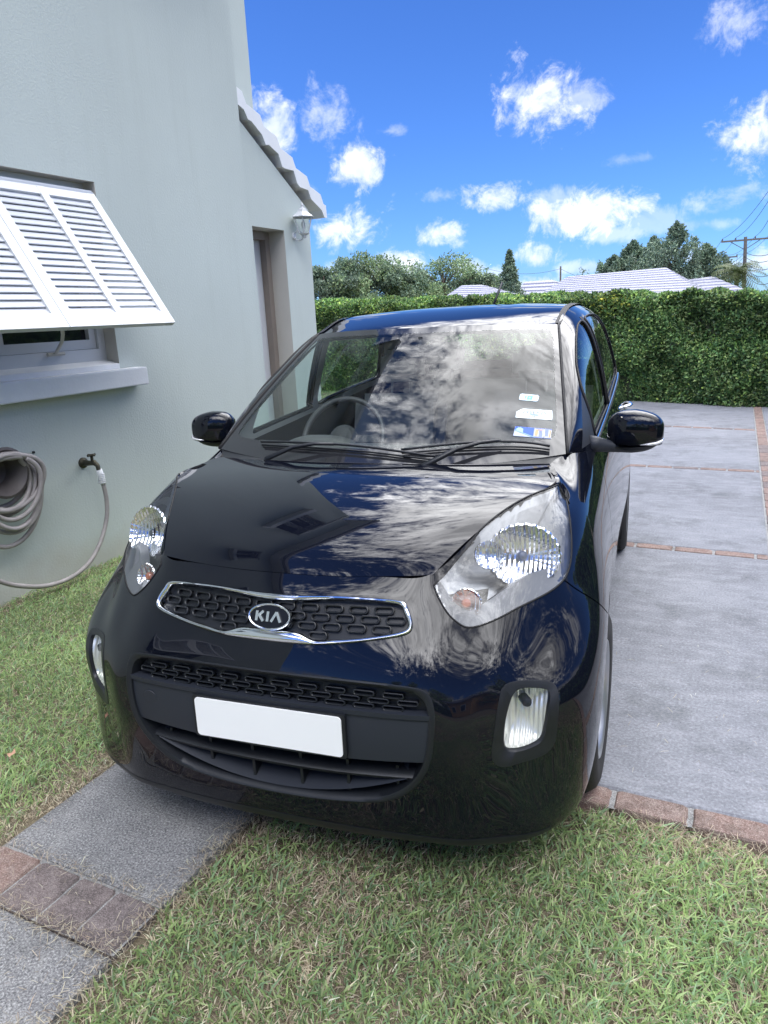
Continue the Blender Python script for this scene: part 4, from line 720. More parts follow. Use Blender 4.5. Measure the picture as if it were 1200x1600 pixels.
class Patch:
    """a spline surface cut by outlines into regions (constrained triangulation in its own uv plane)"""
    def __init__(s, S, us, vs, lines, dom=None):
        s.S = S; pts = [(a, b) for a in us for b in vs]; g = np.array(pts); keep = np.ones(len(g), bool); E = []
        allp = [np.asarray(l, float) for l, c in lines]
        for l in allp:
            seg = np.concatenate([l, (l[1:]+l[:-1])/2]); 
            for q in seg: keep &= ((g[:, 0]-q[0])**2+(g[:, 1]-q[1])**2 > .012**2)
        bu = (g[:, 0] < us[0]+1e-9) | (g[:, 0] > us[-1]-1e-9) | (g[:, 1] < vs[0]+1e-9) | (g[:, 1] > vs[-1]-1e-9); keep |= bu
        P = [Vector(q) for q in g[keep]]
        for (l, closed), q in zip(lines, allp):
            k = len(P); P += [Vector(x) for x in q]; n = len(q); E += [(k+i, k+i+1) for i in range(n-1)]+([(k+n-1, k)] if closed else [])
        V, _, F, *_r = delaunay_2d_cdt(P, E, [], 0, 1e-5); s.uv = np.array([tuple(v) for v in V]); s.F = np.array([f for f in F if len(f) == 3])
        u0, u1, v0, v1 = us[0], us[-1], vs[0], vs[-1]; c = s.uv[s.F].mean(1); ok = (c[:, 0] > u0-1e-6) & (c[:, 0] < u1+1e-6) & (c[:, 1] > v0-1e-6) & (c[:, 1] < v1+1e-6); s.F = s.F[ok]; s.c = c[ok]
        uvc = np.clip(s.uv, [u0-.0, v0-.0], [u1+.0, v1+.0]); s.P = S.P(uvc); s.N = S.N(np.clip(uvc, [u0, v0+1e-3], [u1, v1-1e-3])); s.reg = np.zeros(len(s.F), int)
        m = s.N[np.unique(s.F)]; q = s.P[np.unique(s.F)]-CEN; sg = np.sign((m*q).sum(1).mean()); s.N *= sg; s.sgn = sg
    def inside(s, poly):
        x, y = s.c[:, 0], s.c[:, 1]; r = np.zeros(len(x), bool); n = len(poly); j = n-1
        for i in range(n):
            xi, yi = poly[i]; xj, yj = poly[j]; k = ((yi > y) != (yj > y)); r ^= k & (x < (xj-xi)*(y-yi)/((yj-yi) if abs(yj-yi) > 1e-12 else 1e-12)+xi); j = i
        return r
    def set(s, poly, rid, only=None):
        m = s.inside(poly); 
        if only is not None: m &= np.isin(s.reg, only)
        s.reg[m] = rid
    def mesh(s, rid, name, mats, parent, side='join', off=0., rim=.012, noff=None):
        F = s.F[np.isin(s.reg, rid)]
        if not len(F): print('EMPTY REGION', name); return None
        ids, inv = np.unique(F, return_inverse=True); F = inv.reshape(-1, 3); P = s.P[ids].copy(); Nn = s.N[ids]; uv = s.uv[ids]; o = off if noff is None else noff(P, uv)
        P = P+Nn*(o[:, None] if hasattr(o, '__len__') else o)
        fn = np.cross(P[F[:, 1]]-P[F[:, 0]], P[F[:, 2]]-P[F[:, 0]]); fl = (fn*Nn[F].sum(1)).sum(1) < 0; F[fl] = F[fl][:, ::-1]
        # boundary
        ed = {}
        for f in F:
            for a, b in ((f[0], f[1]), (f[1], f[2]), (f[2], f[0])): ed[(a, b)] = 1
        bd = [(a, b) for a, b in ed if (b, a) not in ed]
        if side == 'join': bd = [(a, b) for a, b in bd if not (P[a][0] < 1e-4 and P[b][0] < 1e-4)]
        V = [P]; faces = [tuple(f) for f in F]; ln = [tuple(Nn[i]) for f in F for i in f]; n0 = len(P); base = n0
        if rim and bd:
            bi = sorted({i for e_ in bd for i in e_}); mp = {i: k for k, i in enumerate(bi)}; m = len(bi); V += [P[bi], P[bi]-Nn[bi]*rim]
            for a, b in bd:
                f = (base+mp[b], base+mp[a], base+m+mp[a], base+m+mp[b]); faces.append(f); ln += [(0, 0, 0)]*4
        V = np.concatenate(V); objs = []
        def make(sgn, both=False):
            VV = V*np.array([sgn, 1, 1]); FF = faces if sgn > 0 else [f[::-1] for f in faces]; LN = []
            if sgn > 0: LN = list(ln)
            else:
                i = 0
                for f in faces: k = len(f); LN += [(-q[0], q[1], q[2]) for q in ln[i:i+k][::-1]]; i += k
            return VV, FF, LN
        todo = {'join': [(1, -1)], 'both': [(1,), (-1,)], 'R': [(1,)], 'L': [(-1,)]}[side]
        for t in todo:
            VA, FA, LA = [], [], []; k = 0
            for sg in t: a, b, c = make(sg); VA.append(a); FA += [tuple(i+k for i in f) for f in b]; LA += c; k += len(a)
            VA = np.concatenate(VA); me = bpy.data.meshes.new(name); me.from_pydata([tuple(v) for v in VA], [], FA)
            for m_ in (mats if isinstance(mats, (list, tuple)) else [mats]): me.materials.append(m_)
            me.polygons.foreach_set('use_smooth', [True]*len(FA)); me.update()
            # rim faces get their own flat normal
            nl = np.array(LA); ls = 0
            for f, p_ in zip(FA, me.polygons):
                if len(f) == 4: nl[ls:ls+4] = tuple(p_.normal)
                ls += len(f)
            me.normals_split_custom_set([tuple(q) for q in nl]); ob = bpy.data.objects.new(name, me); COL.objects.link(ob); ob.parent = parent; objs.append(ob)
        return objs
# ---- outlines on the body (front ones as (c, z), side ones as (l, z))
LAMP = [(.398, .811), (.412, .786), (.438, .753), (.467, .729), (.489, .719), (.518, .720), (.555, .729), (.591, .741), (.626, .749), (.655, .756), (.679, .766), (.693, .780), (.699, .805), (.697, .838), (.690, .872), (.679, .903), (.665, .928), (.650, .948)]
GRO = [(0, .787), (.050, .787), (.167, .790), (.238, .789), (.328, .784), (.350, .765), (.364, .737), (.360, .720), (.334, .711), (.288, .703), (.241, .696), (.186, .689), (.129, .684), (.070, .683), (0, .683)]
GRI = [(0, .774), (.050, .775), (.120, .780), (.20, .782), (.316, .777), (.340, .757), (.353, .736), (.347, .726), (.325, .719), (.293, .713), (.239, .705), (.180, .699), (.127, .694), (.077, .708), (0, .708)]
LOW = [(0, .618), (.049, .618), (.231, .617), (.335, .616), (.395, .611), (.422, .595), (.435, .561), (.436, .514), (.427, .439), (.404, .382), (.367, .335), (.315, .300), (.249, .283), (.12, .270), (0, .266)]
FOGB = [(.575, .587), (.581, .597), (.600, .601), (.639, .597), (.671, .590), (.689, .581), (.700, .562), (.703, .525), (.700, .471), (.695, .435), (.680, .413), (.655, .405), (.619, .400), (.591, .396), (.573, .401), (.561, .420), (.559, .448), (.565, .500), (.570, .551)]
FOGG = [(.608, .574), (.618, .581), (.643, .580), (.675, .571), (.683, .560), (.681, .527), (.676, .484), (.669, .456), (.655, .444), (.627, .436), (.601, .438), (.591, .450), (.590, .483), (.593, .518), (.600, .553)]
def half(P, n=6): return cr(P, n, False)                      # centre-line to centre-line curve
fi = lambda P, ur=(0, 8), vr=(0, 8): SA.inv(P, [0, 2], ur, vr)
def sd(P, ur=(8, 16)): return SA.inv(P, [1, 2], ur, (0, 8))
gro = fi(half(GRO, 4), (0, 5), (5, 8)); low = fi(half(LOW, 4), (0, 5), (1, 6)); fogb = fi(cr(FOGB, 3), (3, 9), (1, 6)); 
lampc = fi(cr(LAMP, 4, False), (3, 9), (5, 8)); u_a, u_b = lampc[0, 0], lampc[-1, 0]
# the lamp meets the bonnet line at its two ends
lamp = np.concatenate([[(3.86, 8.3)], [(3.87, 7.95)], lampc, [(6.02, 8.0)], [(5.98, 8.3)]])
lampi = np.concatenate([[(3.87, 8.0)], lampc, [(6.0, 8.0)]])
def arch(lc, zc, r, n=26): return np.array([(lc+r*math.cos(a), zc+r*math.sin(a)) for a in np.linspace(math.pi+.42, -.42, n)])
FWL, RWL, WR = .690, 3.075, .280
afr = sd(arch(FWL, .285, .325), (7.2, 11)); arr = sd(arch(RWL, .285, .330), (12, 15.6))
afp = np.concatenate([[(afr[0, 0], -1)], afr, [(afr[-1, 0], -1)]]); arp = np.concatenate([[(arr[0, 0], -1)], arr, [(arr[-1, 0], -1)]])
def ribbon_poly(P2, w, inv):
    P2 = np.asarray(P2, float); t = np.gradient(P2, axis=0); t /= np.linalg.norm(t, axis=1, keepdims=True); nn = np.stack([-t[:, 1], t[:, 0]], 1)*w/2
    return inv(P2+nn), inv(P2-nn)
def gap(P2, w=.004, inv=sd, n=6):
    a, b = ribbon_poly(cr(P2, n, False), w, inv); return np.concatenate([a, b[::-1]])
d1 = [(1.135, .992), (1.10, .90), (1.062, .78), (1.045, .62), (1.043, .42), (1.052, .29), (1.10, .262)]
d1b = [(1.10, .262), (1.5, .262), (1.90, .262), (1.955, .275), (1.975, .34), (1.98, .5), (1.975, .7), (1.962, .9), (1.955, 1.03)]
d2 = [(1.985, .30), (2.0, .268), (2.2, .262), (2.45, .262), (2.56, .285), (2.66, .38), (2.70, .50), (2.755, .62), (2.81, .75), (2.835, .9), (2.85, 1.07)]
inv_s = lambda P: sd(P, (8.3, 15.5)); G1 = gap(d1, .005, inv_s); G1b = gap(d1b, .005, inv_s); G2 = gap(d2, .005, inv_s)
FG = [(.386, .770), (.403, .742), (.441, .700), (.492, .655), (.55, .62)]     # bumper to wing joint (l, z) from the lamp's outer corner to the arch
inv_f = lambda P: SA.inv(P, [1, 2], (6.3, 9.6), (3, 8)); GF = gap([(.372, .779)]+FG, .004, inv_f)
lipP = [(0, .199), (.2, .198), (.4, .196), (.52, .194), (.60, .193), (.655, .194), (.69, .197)]
PR = [(15.9, 8.3), (15.9, 5.9), (15.0, 5.6), (14.4, 6.2), (14.25, 8.3)]
us = np.concatenate([np.arange(0, 3.5, .11), np.arange(3.5, 9.6, .075), np.arange(9.6, 16, .16), np.arange(16, 18.01, .2)]); us[-1] = 18.0
vs = np.concatenate([np.arange(0, 1, .25), np.arange(1, 8, .105), [8.0]])
ins = lambda P: [q for q in P if True]
GP = np.array([(.0, .0)])
panel_top = fi(np.array([(c, .5425+.004*(c/.43)**2) for c in np.linspace(0, .4337, 16)]), (0, 5), (2, 6)); panel_bot = fi(np.array([(c, .402+.018*(c/.41)**2) for c in np.linspace(0, .4195, 16)]), (0, 5), (1, 6))
clip0 = lambda P: np.maximum(P, [0, -9]) if True else P
for q in (gro, low, panel_top, panel_bot): q[:, 0] = np.maximum(q[:, 0], 0)
la, lb = ribbon_poly(cr(lipP, 5, False), .0035, lambda P: fi(P, (0, 8), (.4, 3))); la[:, 0] = np.maximum(la[:, 0], 0); lb[:, 0] = np.maximum(lb[:, 0], 0); lipg = np.concatenate([la, lb[::-1]])
def cl8(P): P = np.array(P); P[:, 1] = np.clip(P[:, 1], 0, 8); return P
PA = Patch(SA, us, vs, [(gro, False), (low, False), (fogb, True), (cl8(lampi), False), (afr, False), (arr, False), (cl8(G1), True), (cl8(G1b), True), (cl8(G2), True), (GF, True), (panel_top, False), (panel_bot, False), (cl8(np.array(PR)), False), (lipg, True)])
# region ids: 0 body 1 grille 2 lower opening 3 fog 4 lamp 5 wheel hole 6 gap 7 front door 8 rear door 9 bumper 10 tail lamp
_doorF = np.concatenate([[(G1[0, 0], 8.4)], sd(cr(d1, 6, False), (8.3, 15.5)), sd(cr(d1b, 6, False), (8.3, 15.5)), [(sd([(1.955, 1.03)], (8.3, 15.5))[0, 0], 8.4)]])
dd = sd(cr(d2, 6, False), (8.3, 15.5)); de = sd(cr(d1b[4:], 6, False), (8.3, 15.5)); _doorR = np.concatenate([[(dd[-1, 0], 8.4)], dd[::-1], de, [(de[-1, 0], 8.4)]])
PA.set(_doorR, 8); PA.set(_doorF, 7)
bl = inv_f(cr([(.372, .779)]+FG+[(.60, .60)], 6, False)); _bump = np.concatenate([[(-1, 9)], [(3.86, 9)], [(3.86, 7.9)], lampc[:int(len(lampc)*.72)], bl, [(bl[-1, 0]+.05, 2), (bl[-1, 0]+.05, -1), (-1, -1)]])
PA.set(_bump, 9, [0])
PA.set(np.concatenate([gro, [(-1, gro[-1, 1]), (-1, gro[0, 1])]]), 1); PA.set(np.concatenate([low, [(-1, low[-1, 1]), (-1, low[0, 1])]]), 2)
PA.set(np.concatenate([panel_top, panel_bot[::-1], [(-1, panel_bot[0, 1]), (-1, panel_top[0, 1])]]), 11, [2]); PA.set(np.concatenate([panel_top, [(9, panel_top[-1, 1]), (9, 9), (-1, 9), (-1, panel_top[0, 1])]]), 12, [2])
PA.set(fogb, 3); PA.set(lamp, 4); PA.set(afp, 5); PA.set(arp, 5); PA.set(PR, 10, [0])
lowc = la if la[:, 1].mean() < lb[:, 1].mean() else lb
PA.set(np.concatenate([[(-1, lowc[0, 1])], lowc, [(lowc[-1, 0], -1), (-1, -1)]]), 13, [9])
for g_ in (G1, G1b, G2, GF, lipg): PA.set(g_, 6, [0, 7, 8, 9, 13])
body = PA.mesh([0], 'body', PAINT, car)[0]; PA.mesh([9], 'bumper', PAINT, car, rim=.015)
PA.mesh([13], 'lower_lip', PLASTIC, car, rim=.012); fd = PA.mesh([7], 'door', PAINT, car, side='both'); rd = PA.mesh([8], 'door', PAINT, car, side='both')
tl = PA.mesh([10], 'tail_lamp', RED, car, side='both')
PA.mesh([0, 6, 7, 8, 9, 10, 13], 'inner_shell', BLACK, car, off=-.022, rim=0)
# ---- bonnet
PH = Patch(SH, np.linspace(0, 5, 40), np.linspace(0, 6, 60), [])
PH.mesh([0], 'bonnet', PAINT, car, rim=.022)[0]
PH.mesh([0], 'bonnet_underside', BLACK, car, off=-.03, rim=0)
# ---- windscreen, roof, sides
wi = [(-.2, .40), (2.9, .40), (3.42, .42), (3.60, .60), (3.64, 1.2), (3.62, 2.2), (3.62, 3.2), (3.55, 3.62), (3.3, 3.76), (1.2, 3.78), (-.2, 3.78)]
wic = np.array(cr(wi, 5, False)); k0 = wic[wic[:, 0] >= 0]; PW = Patch(SW, np.linspace(0, 4, 34), np.linspace(0, 4, 26), [(np.concatenate([[(0, .40)], k0, [(0, 3.78)]]), False)])
PW.set(np.concatenate([k0, [(-1, 3.78), (-1, .40)]]), 1)
PW.mesh([1], 'windscreen', WSG, car, rim=0); wf = PW.mesh([0], 'windscreen_border', FRIT, car, rim=.006)[0]
PRf = Patch(SR, np.linspace(0, 4, 26), np.linspace(0, 7, 46), []); PRf.mesh([0], 'roof', PAINT, car, rim=.01); PRf.mesh([0], 'headlining', HEADL, car, off=-.035, rim=0)
W1 = [(1.222, 1.018), (1.232, 1.08), (1.262, 1.165), (1.36, 1.232), (1.47, 1.285), (1.58, 1.332), (1.70, 1.372), (1.80, 1.392), (1.842, 1.388), (1.846, 1.34), (1.842, 1.2), (1.836, 1.06), (1.828, 1.040), (1.55, 1.028), (1.3, 1.016)]
W2 = [(1.905, 1.052), (1.915, 1.2), (1.922, 1.36), (1.935, 1.402), (2.1, 1.414), (2.4, 1.414), (2.58, 1.396), (2.72, 1.345), (2.80, 1.26), (2.835, 1.15), (2.82, 1.105), (2.70, 1.092), (2.4, 1.078), (2.1, 1.062)]
SAIL = [(1.020, 1.000), (1.060, 1.036), (1.135, 1.096), (1.238, 1.158), (1.224, 1.08), (1.214, 1.014), (1.12, 1.003)]
sp = lambda P: SP.inv(P, [1, 2]); w1 = sp(cr(W1, 4)); w2 = sp(cr(W2, 4)); sl = sp(cr(SAIL, 1)); bp_ = sp(np.array([(1.853, 1.045), (1.857, 1.2), (1.858, 1.39), (1.87, 1.41), (1.915, 1.412), (1.905, 1.36), (1.898, 1.2), (1.89, 1.052)]))
PP = Patch(SP, np.linspace(0, 10, 90), np.linspace(0, 4, 30), [(w1, True), (w2, True), (sl, True), (bp_, True)]); PP.set(w1, 1); PP.set(w2, 2); PP.set(sl, 3); PP.set(bp_, 4, [0])
PP.mesh([0], 'side_frame', PAINT, car, rim=.008); PP.mesh([1], 'side_window', SIDEG, car, side='both', off=-.004, rim=0); PP.mesh([2], 'side_window', SIDEG, car, side='both', off=-.004, rim=0)
PP.mesh([3], 'sail_panel', GREYPL, car, side='both', rim=.01); PP.mesh([4], 'centre_pillar_trim', SEAL, car, side='both', off=.001, rim=.01); PP.mesh([0, 3, 4], 'pillar_trim', HEADL, car, off=-.03, rim=0)
def both(fn):
    for sg in (1, -1): fn(sg)
def smir(P, sg): return [(p[0]*sg, p[1], p[2]) for p in P]
def seal(sg):
    b = MB()
    for w in (w1, w2): b.tube(smir(SP.P(w)+SP.N(w)*PP.sgn*.0015, sg), .0045, 5, closed=True, caps=False)
    b.build('window_seal', SEAL, car, smooth=True)
    bl_ = [SP.P([(t, 0.0)])[0]+np.array([.004, 0, .004]) for t in np.linspace(1.9, 8.3, 40)]; MB().tube(smir(bl_, sg), .0075, 6).build('belt_moulding', SEAL, car, smooth=True)
    bl_ = [SP.P([(t, 0.0)])[0]+np.array([.0035, 0, .014]) for t in np.linspace(2.1, 8.1, 40)]; MB().tube(smir(bl_, sg), .0045, 6).build('belt_trim', CHROME, car, smooth=True)
    rt = [SR.P([(4, t)])[0]+np.array([-.006, 0, .0]) for t in np.linspace(0, 6.6, 30)]; b = MB(); V = []
    for i, p in enumerate(rt): V += [(sg*(p[0]-.010), p[1], p[2]+.0075), (sg*(p[0]+.014), p[1], p[2]+.0025)]
    b.add(V, [(2*i, 2*i+1, 2*i+3, 2*i+2) for i in range(len(rt)-1)]); b.build('roof_strip', SEAL, car)
    wt = [SW.P([(4, t)])[0]+np.array([.0, -.002, .0]) for t in np.linspace(0, 4, 24)]; MB().tube(smir(wt, sg), .0055, 6).build('windscreen_seal', SEAL, car, smooth=True)
both(seal)
# tailgate
TG = []
for s_ in np.linspace(0, 1, 5):
    a = SR.P([(4*s_, 7)])[0]; b_ = SA.P([(18-2.85*s_, 8)])[0]; TG.append([tuple(a*(1-t)+b_*t+np.array([0, .05*math.sin(math.pi*t), .03*math.sin(math.pi*t)])) for t in (0, .25, .5, .75, 1)])
ST = Surf(TG, True); PT = Patch(ST, np.linspace(0, 4, 16), np.linspace(0, 4, 16), [(np.array([(0, .5), (3.0, .5), (3.3, .8), (3.3, 3.0), (3.0, 3.4), (0, 3.4)]), False)]); PT.set([(-1, .5), (3.0, .5), (3.3, .8), (3.3, 3.0), (3.0, 3.4), (-1, 3.4)], 1)
PT.mesh([0], 'tailgate', PAINT, car); PT.mesh([1], 'rear_window', SIDEG, car, rim=0)
# ---- helpers for things that lie on the front of the body
def onf(P2, off=0., ur=(0, 8), vr=(0, 8)):
    uv = SA.inv(np.asarray(P2, float), [0, 2], ur, vr); return SA.P(uv)+SA.N(uv)*PA.sgn*off
def fulls(P2, n=6): r = cr(P2, n, False); l = r[1:-1][::-1]*[-1, 1]; return np.concatenate([r, l])    # closed symmetric outline
def surf3(P2, off, ur, vr):
    P2 = np.asarray(P2, float); a = onf(np.abs(P2*[1, 0])+P2*[0, 1], off, ur, vr); a[:, 0] *= np.where(P2[:, 0] < 0, -1, 1); return a
def nor3(P2, ur, vr):
    P2 = np.asarray(P2, float); uv = SA.inv(np.abs(P2*[1, 0])+P2*[0, 1], [0, 2], ur, vr); n = SA.N(uv)*PA.sgn; n[:, 0] *= np.where(P2[:, 0] < 0, -1, 1); return n
def lofted(name, rings, m, parent, closed=True, smooth=True, mirror=1, angle=50):
    n = len(rings[0]); V = [tuple(np.array(p)*[mirror, 1, 1]) for r in rings for p in r]; F = []
    for i in range(len(rings)-1):
        for j in range(n if closed else n-1):
            k = (j+1) % n; f = (i*n+j, i*n+k, (i+1)*n+k, (i+1)*n+j); F.append(f if mirror > 0 else f[::-1])
    return MB().add(V, F).build(name, m, parent, smooth=smooth, angle=angle)
# ---- upper grille
A2, B2 = fulls(GRO, 8), fulls(GRI, 8); NR = nor3(A2, (0, 5), (5, 8)); Aw = surf3(A2, 0, (0, 5), (5, 8)); Bw = surf3(B2, 0, (0, 5), (5, 8))
rings = [Aw-NR*.012]
for t, h in ((0, .001), (.12, .0055), (.35, .0085), (.65, .008), (.88, .004), (1, -.002)): rings.append(Aw*(1-t)+Bw*t+NR*h)
rings.append(Bw-NR*.028)
ch = lofted('grille_surround', rings, CHROME, car)
GU = ((0, 5), (5, 8))
def honey(name, poly, pc, pr, cw, chh, off, vr, rows, z0, backoff, phase=0):
    """staggered rounded cells standing on a back panel that follows the bumper"""
    P2, rngs = [], []; pl = np.array(poly)
    def inside(x, y):
        r = False; j = len(pl)-1
        for i in range(len(pl)):
            if (pl[i, 1] > y) != (pl[j, 1] > y) and x < (pl[j, 0]-pl[i, 0])*(y-pl[i, 1])/(pl[j, 1]-pl[i, 1])+pl[i, 0]: r = not r
            j = i
        return r
    cells = []
    for r in range(rows):
        z = z0+r*pr
        for k in range(-9, 10):
            c = k*pc+(pc/2 if (r+phase) % 2 else 0)
            if all(inside(c+a*cw*.42, z+b*chh*.3) for a in (-1, 1) for b in (-1, 1)): cells.append((c, z))
    def rr(c, z, w, h, n=5):
        rd = h*.48; o = []
        for q, (sx, sz) in enumerate(((1, 1), (-1, 1), (-1, -1), (1, -1))):
            for a in np.linspace(0, math.pi/2, n): th = q*math.pi/2+a; o.append((c+sx*(w/2-rd)+rd*math.cos(th), z+sz*(h/2-rd)+rd*math.sin(th)))
        return o
    out_ = np.array([rr(c, z, cw, chh) for c, z in cells]).reshape(-1, 2); inn = np.array([rr(c, z, cw-.009, chh-.0075) for c, z in cells]).reshape(-1, 2)
    O, I, NO = surf3(out_, off, *((0, 5), vr)), surf3(inn, off-.001, *((0, 5), vr)), nor3(out_, (0, 5), vr); n = 20; b = MB()
    for q in range(len(cells)):
        s_ = slice(q*n, (q+1)*n); R0 = O[s_]-NO[s_]*.012; R1 = O[s_]; R2 = (O[s_]+I[s_])/2+NO[s_]*.0012; R3 = I[s_]; R4 = I[s_]-NO[s_]*.012; V = [tuple(p) for r_ in (R0, R1, R2, R3, R4) for p in r_]
        b.add(V, [(i*n+j, i*n+(j+1) % n, (i+1)*n+(j+1) % n, (i+1)*n+j) for i in range(4) for j in range(n)])
    return b.build(name, PLASTIC, car, smooth=True, angle=50)
hm = honey('grille_mesh', fulls(GRI, 4), .064, .0200, .050, .0180, -.010, (5, 8), 4, .705, 0)
PA.mesh([1], 'grille_backing', PLASTIC, car, off=-.021, rim=0)
# badge
bc = np.array([0, .736]); bp0 = surf3([bc], .004, *GU)[0]; bn = nor3([bc], *GU)[0]; bx = np.array([1, 0, 0.]); bz = np.cross(bx, bn)*1.0; bz = bz if bz[2] > 0 else -bz
def ell(a, h, s_=1, n=40): return [bp0+bx*a*math.cos(t)+bz*s_*math.sin(t)+bn*h for t in np.linspace(0, 2*math.pi, n, endpoint=False)]
bd = lofted('badge', [ell(.060, -.010, .034), ell(.0600, .004, .034), ell(.0585, .0066, .0325), ell(.0560, .0066, .0302), ell(.0545, .005, .0288)], CHROME, car)
V = ell(.0548, .0045, .029); bb = MB().add([tuple(v) for v in V], [tuple(range(40))]).build('badge_field', mat('dark blue-black enamel', (.004, .005, .009), .35, spec=.3), bd)
b = MB()
def stroke(P, w=.0072, h0=.0045, h1=.0075):
    for (x0, y0), (x1, y1) in zip(P[:-1], P[1:]):
        d = np.array([x1-x0, y1-y0]); L_ = np.linalg.norm(d); d /= L_; nn = np.array([-d[1], d[0]])*w/2; q = [np.array([x0, y0])+nn, np.array([x0, y0])-nn, np.array([x1, y1])-nn, np.array([x1, y1])+nn]
        V = [tuple(bp0+bx*p[0]+bz*p[1]+bn*h) for h in (h0, h1) for p in q]; b.add(V, [(0, 1, 5, 4), (1, 2, 6, 5), (2, 3, 7, 6), (3, 0, 4, 7), (4, 5, 6, 7)])
y_ = .0125
stroke([(-.034, -y_), (-.034, y_)]); stroke([(-.0300, .000), (-.0165, y_)], .0068); stroke([(-.0275, .002), (-.0145, -y_)], .0068, h1=.0078)
stroke([(-.0035, -y_), (-.0035, y_)]); stroke([(.0075, -y_), (.0205, y_)], .0068); stroke([(.0205, y_), (.0335, -y_)], .0068, h1=.0078)
b.build('badge_letters', CHROME, bd)
# ---- lower opening
Lo = fulls(LOW, 6); NL = nor3(Lo, (0, 5), (1, 6)); Lw = surf3(Lo, 0, (0, 5), (1, 6)); cc_ = np.array([0, .45]); Li = cc_+(Lo-cc_)*np.array([.962, .925]); Liw = surf3(Li, 0, (0, 5), (1, 6))
lofted('intake_surround', [Lw-NL*.010, Lw+NL*.0012, Lw*.7+Liw*.3+NL*.0022, Liw*.9+Lw*.1-NL*.004, Liw-NL*.020, Liw-NL*.09], PLASTIC, car)
PA.mesh([12], 'intake_backing', PLASTIC, car, off=-.032, rim=0); PA.mesh([11], 'plate_panel', GREYPL, car, off=-.010, rim=.03); PA.mesh([2], 'intake_void', BLACK, car, off=-.12, rim=0)
LI2 = [tuple(p) for p in Li if p[1] > .5]; LI2 = [p for p in Li if p[1] > .545]; LI2 = sorted(LI2, key=lambda p: -p[0]); LI2 = [(.4225, .548)]+[tuple(p) for p in LI2]+[(-.4225, .548)]
honey('intake_mesh', LI2, .074, .0160, .055, .0148, -.016, (2, 6), 5, .5535, 0, 1)
lip_ = np.array([(c, .5435+.004*(c/.43)**2) for c in np.linspace(-.424, .424, 50)]); lw_ = surf3(lip_, -.002, (0, 5), (2, 6)); lw2 = surf3(lip_-[0, .012], -.004, (0, 5), (2, 6)); lw3 = surf3(lip_+[0, .003], -.03, (0, 5), (2, 6)); lofted('panel_ledge', [lw3, lw_, lw2, surf3(lip_-[0, .013], -.014, (0, 5), (2, 6))], GREYPL, car, closed=False)
b = MB()
for z_, dep, wd in ((.352, .018, .385), (.318, .05, .34)):
    cs = np.linspace(-wd, wd, 40); rw = [surf3(np.stack([cs, np.full(40, z_)+.012*(cs/.4)**2+dz], 1), -dep-d2, (0, 5), (1, 6)) for dz, d2 in ((-.007, .0), (.003, -.004), (.009, .004), (.007, .06), (-.007, .06))]; V = [tuple(p) for r_ in rw for p in r_]; b.add(V, [(i*40+j, i*40+j+1, (i+1) % 5*40+j+1, (i+1) % 5*40+j) for i in range(5) for j in range(39)])
b.build('intake_slats', PLASTIC, car, smooth=True, angle=40)
for c in (-.33, -.2, -.07, .07, .2, .33): y0_ = surf3([(c, .34)], -.03, (0, 5), (1, 6))[0]; MB().box((c-.004, y0_[1], .285+.3*c*c), (c+.004, y0_[1]+.07, .385)).build('intake_fin', PLASTIC, car)
tray = [np.array([(c, .282+.10*(c/.4)**2+dz) for c in np.linspace(-.36, .36, 30)]) for dz in (0, .002)]; lofted('intake_tray', [surf3(tray[0], -.012, (0, 5), (1, 6)), surf3(tray[0]+[0, .012], -.05, (0, 5), (1, 6)), surf3(tray[0]+[0, .018], -.11, (0, 5), (1, 6))], GREYPL, car, closed=False)
b = MB(); 
for sg in (1, -1): pc_ = surf3([(sg*.355, .492)], -.0085, (0, 5), (2, 6))[0]; b.lathe([(0, .0015), (.0195, .0015), (.0205, .0)], 24, Matrix.Translation(pc_) @ Matrix.Rotation(R(96), 4, 'X'))
for q, sg in enumerate((-1,)): pass
MB().lathe([(0, .0012), (.0195, .0012), (.0205, -.001)], 24, Matrix.Translation(surf3([(-.362, .492)], -.0088, (0, 5), (2, 6))[0]) @ Matrix.Rotation(R(93), 4, 'X')).build('tow_eye_cover', GREYPL, car)
# number plate
def rrect(w, h, r, n=6):
    o = []
    for q, (sx, sz) in enumerate(((1, 1), (-1, 1), (-1, -1), (1, -1))):
        for a in np.linspace(0, math.pi/2, n): th = q*math.pi/2+a; o.append((sx*(w/2-r)+r*math.cos(th), sz*(h/2-r)+r*math.sin(th)))
    return o
Mp = Matrix.Translation((.004, -.012, .4735)) @ Matrix.Rotation(R(90-1.5), 4, 'X') @ Matrix.Rotation(R(.3), 4, 'Z'); npl = MB().prism(rrect(.412, .107, .010), 0, .003, Mp).build('number_plate', PLATEM, car)
MB().prism(rrect(.43, .118, .008), -.010, -.0005, Mp).build('plate_holder', PLASTIC, car)
# ---- fog lamps
def ang_resample(P, n, c):
    P = np.asarray(P, float); a = np.arctan2(P[:, 1]-c[1], P[:, 0]-c[0]); o = np.argsort(a); a = a[o]; P = P[o]; a = np.concatenate([a[-1:]-2*np.pi, a, a[:1]+2*np.pi]); P = np.concatenate([P[-1:], P, P[:1]]); t = np.linspace(-np.pi, np.pi, n, endpoint=False); return np.stack([np.interp(t, a, P[:, 0]), np.interp(t, a, P[:, 1])], 1)
FU = ((3, 9), (1, 6)); cf = np.mean(FOGG, 0); FO = ang_resample(cr(FOGB, 6), 60, cf); FI = ang_resample(cr(FOGG, 6), 60, cf); NF = nor3(FO, *FU); FOw = surf3(FO, 0, *FU); FIw = surf3(FI, 0, *FU); nF = nor3([cf], *FU)[0]
def mirp(P, sg): P = np.array(P, float); P[..., 0] *= sg; return P
PARA = mat('lamp reflector', (.90, .91, .93), .08, metal=.95)
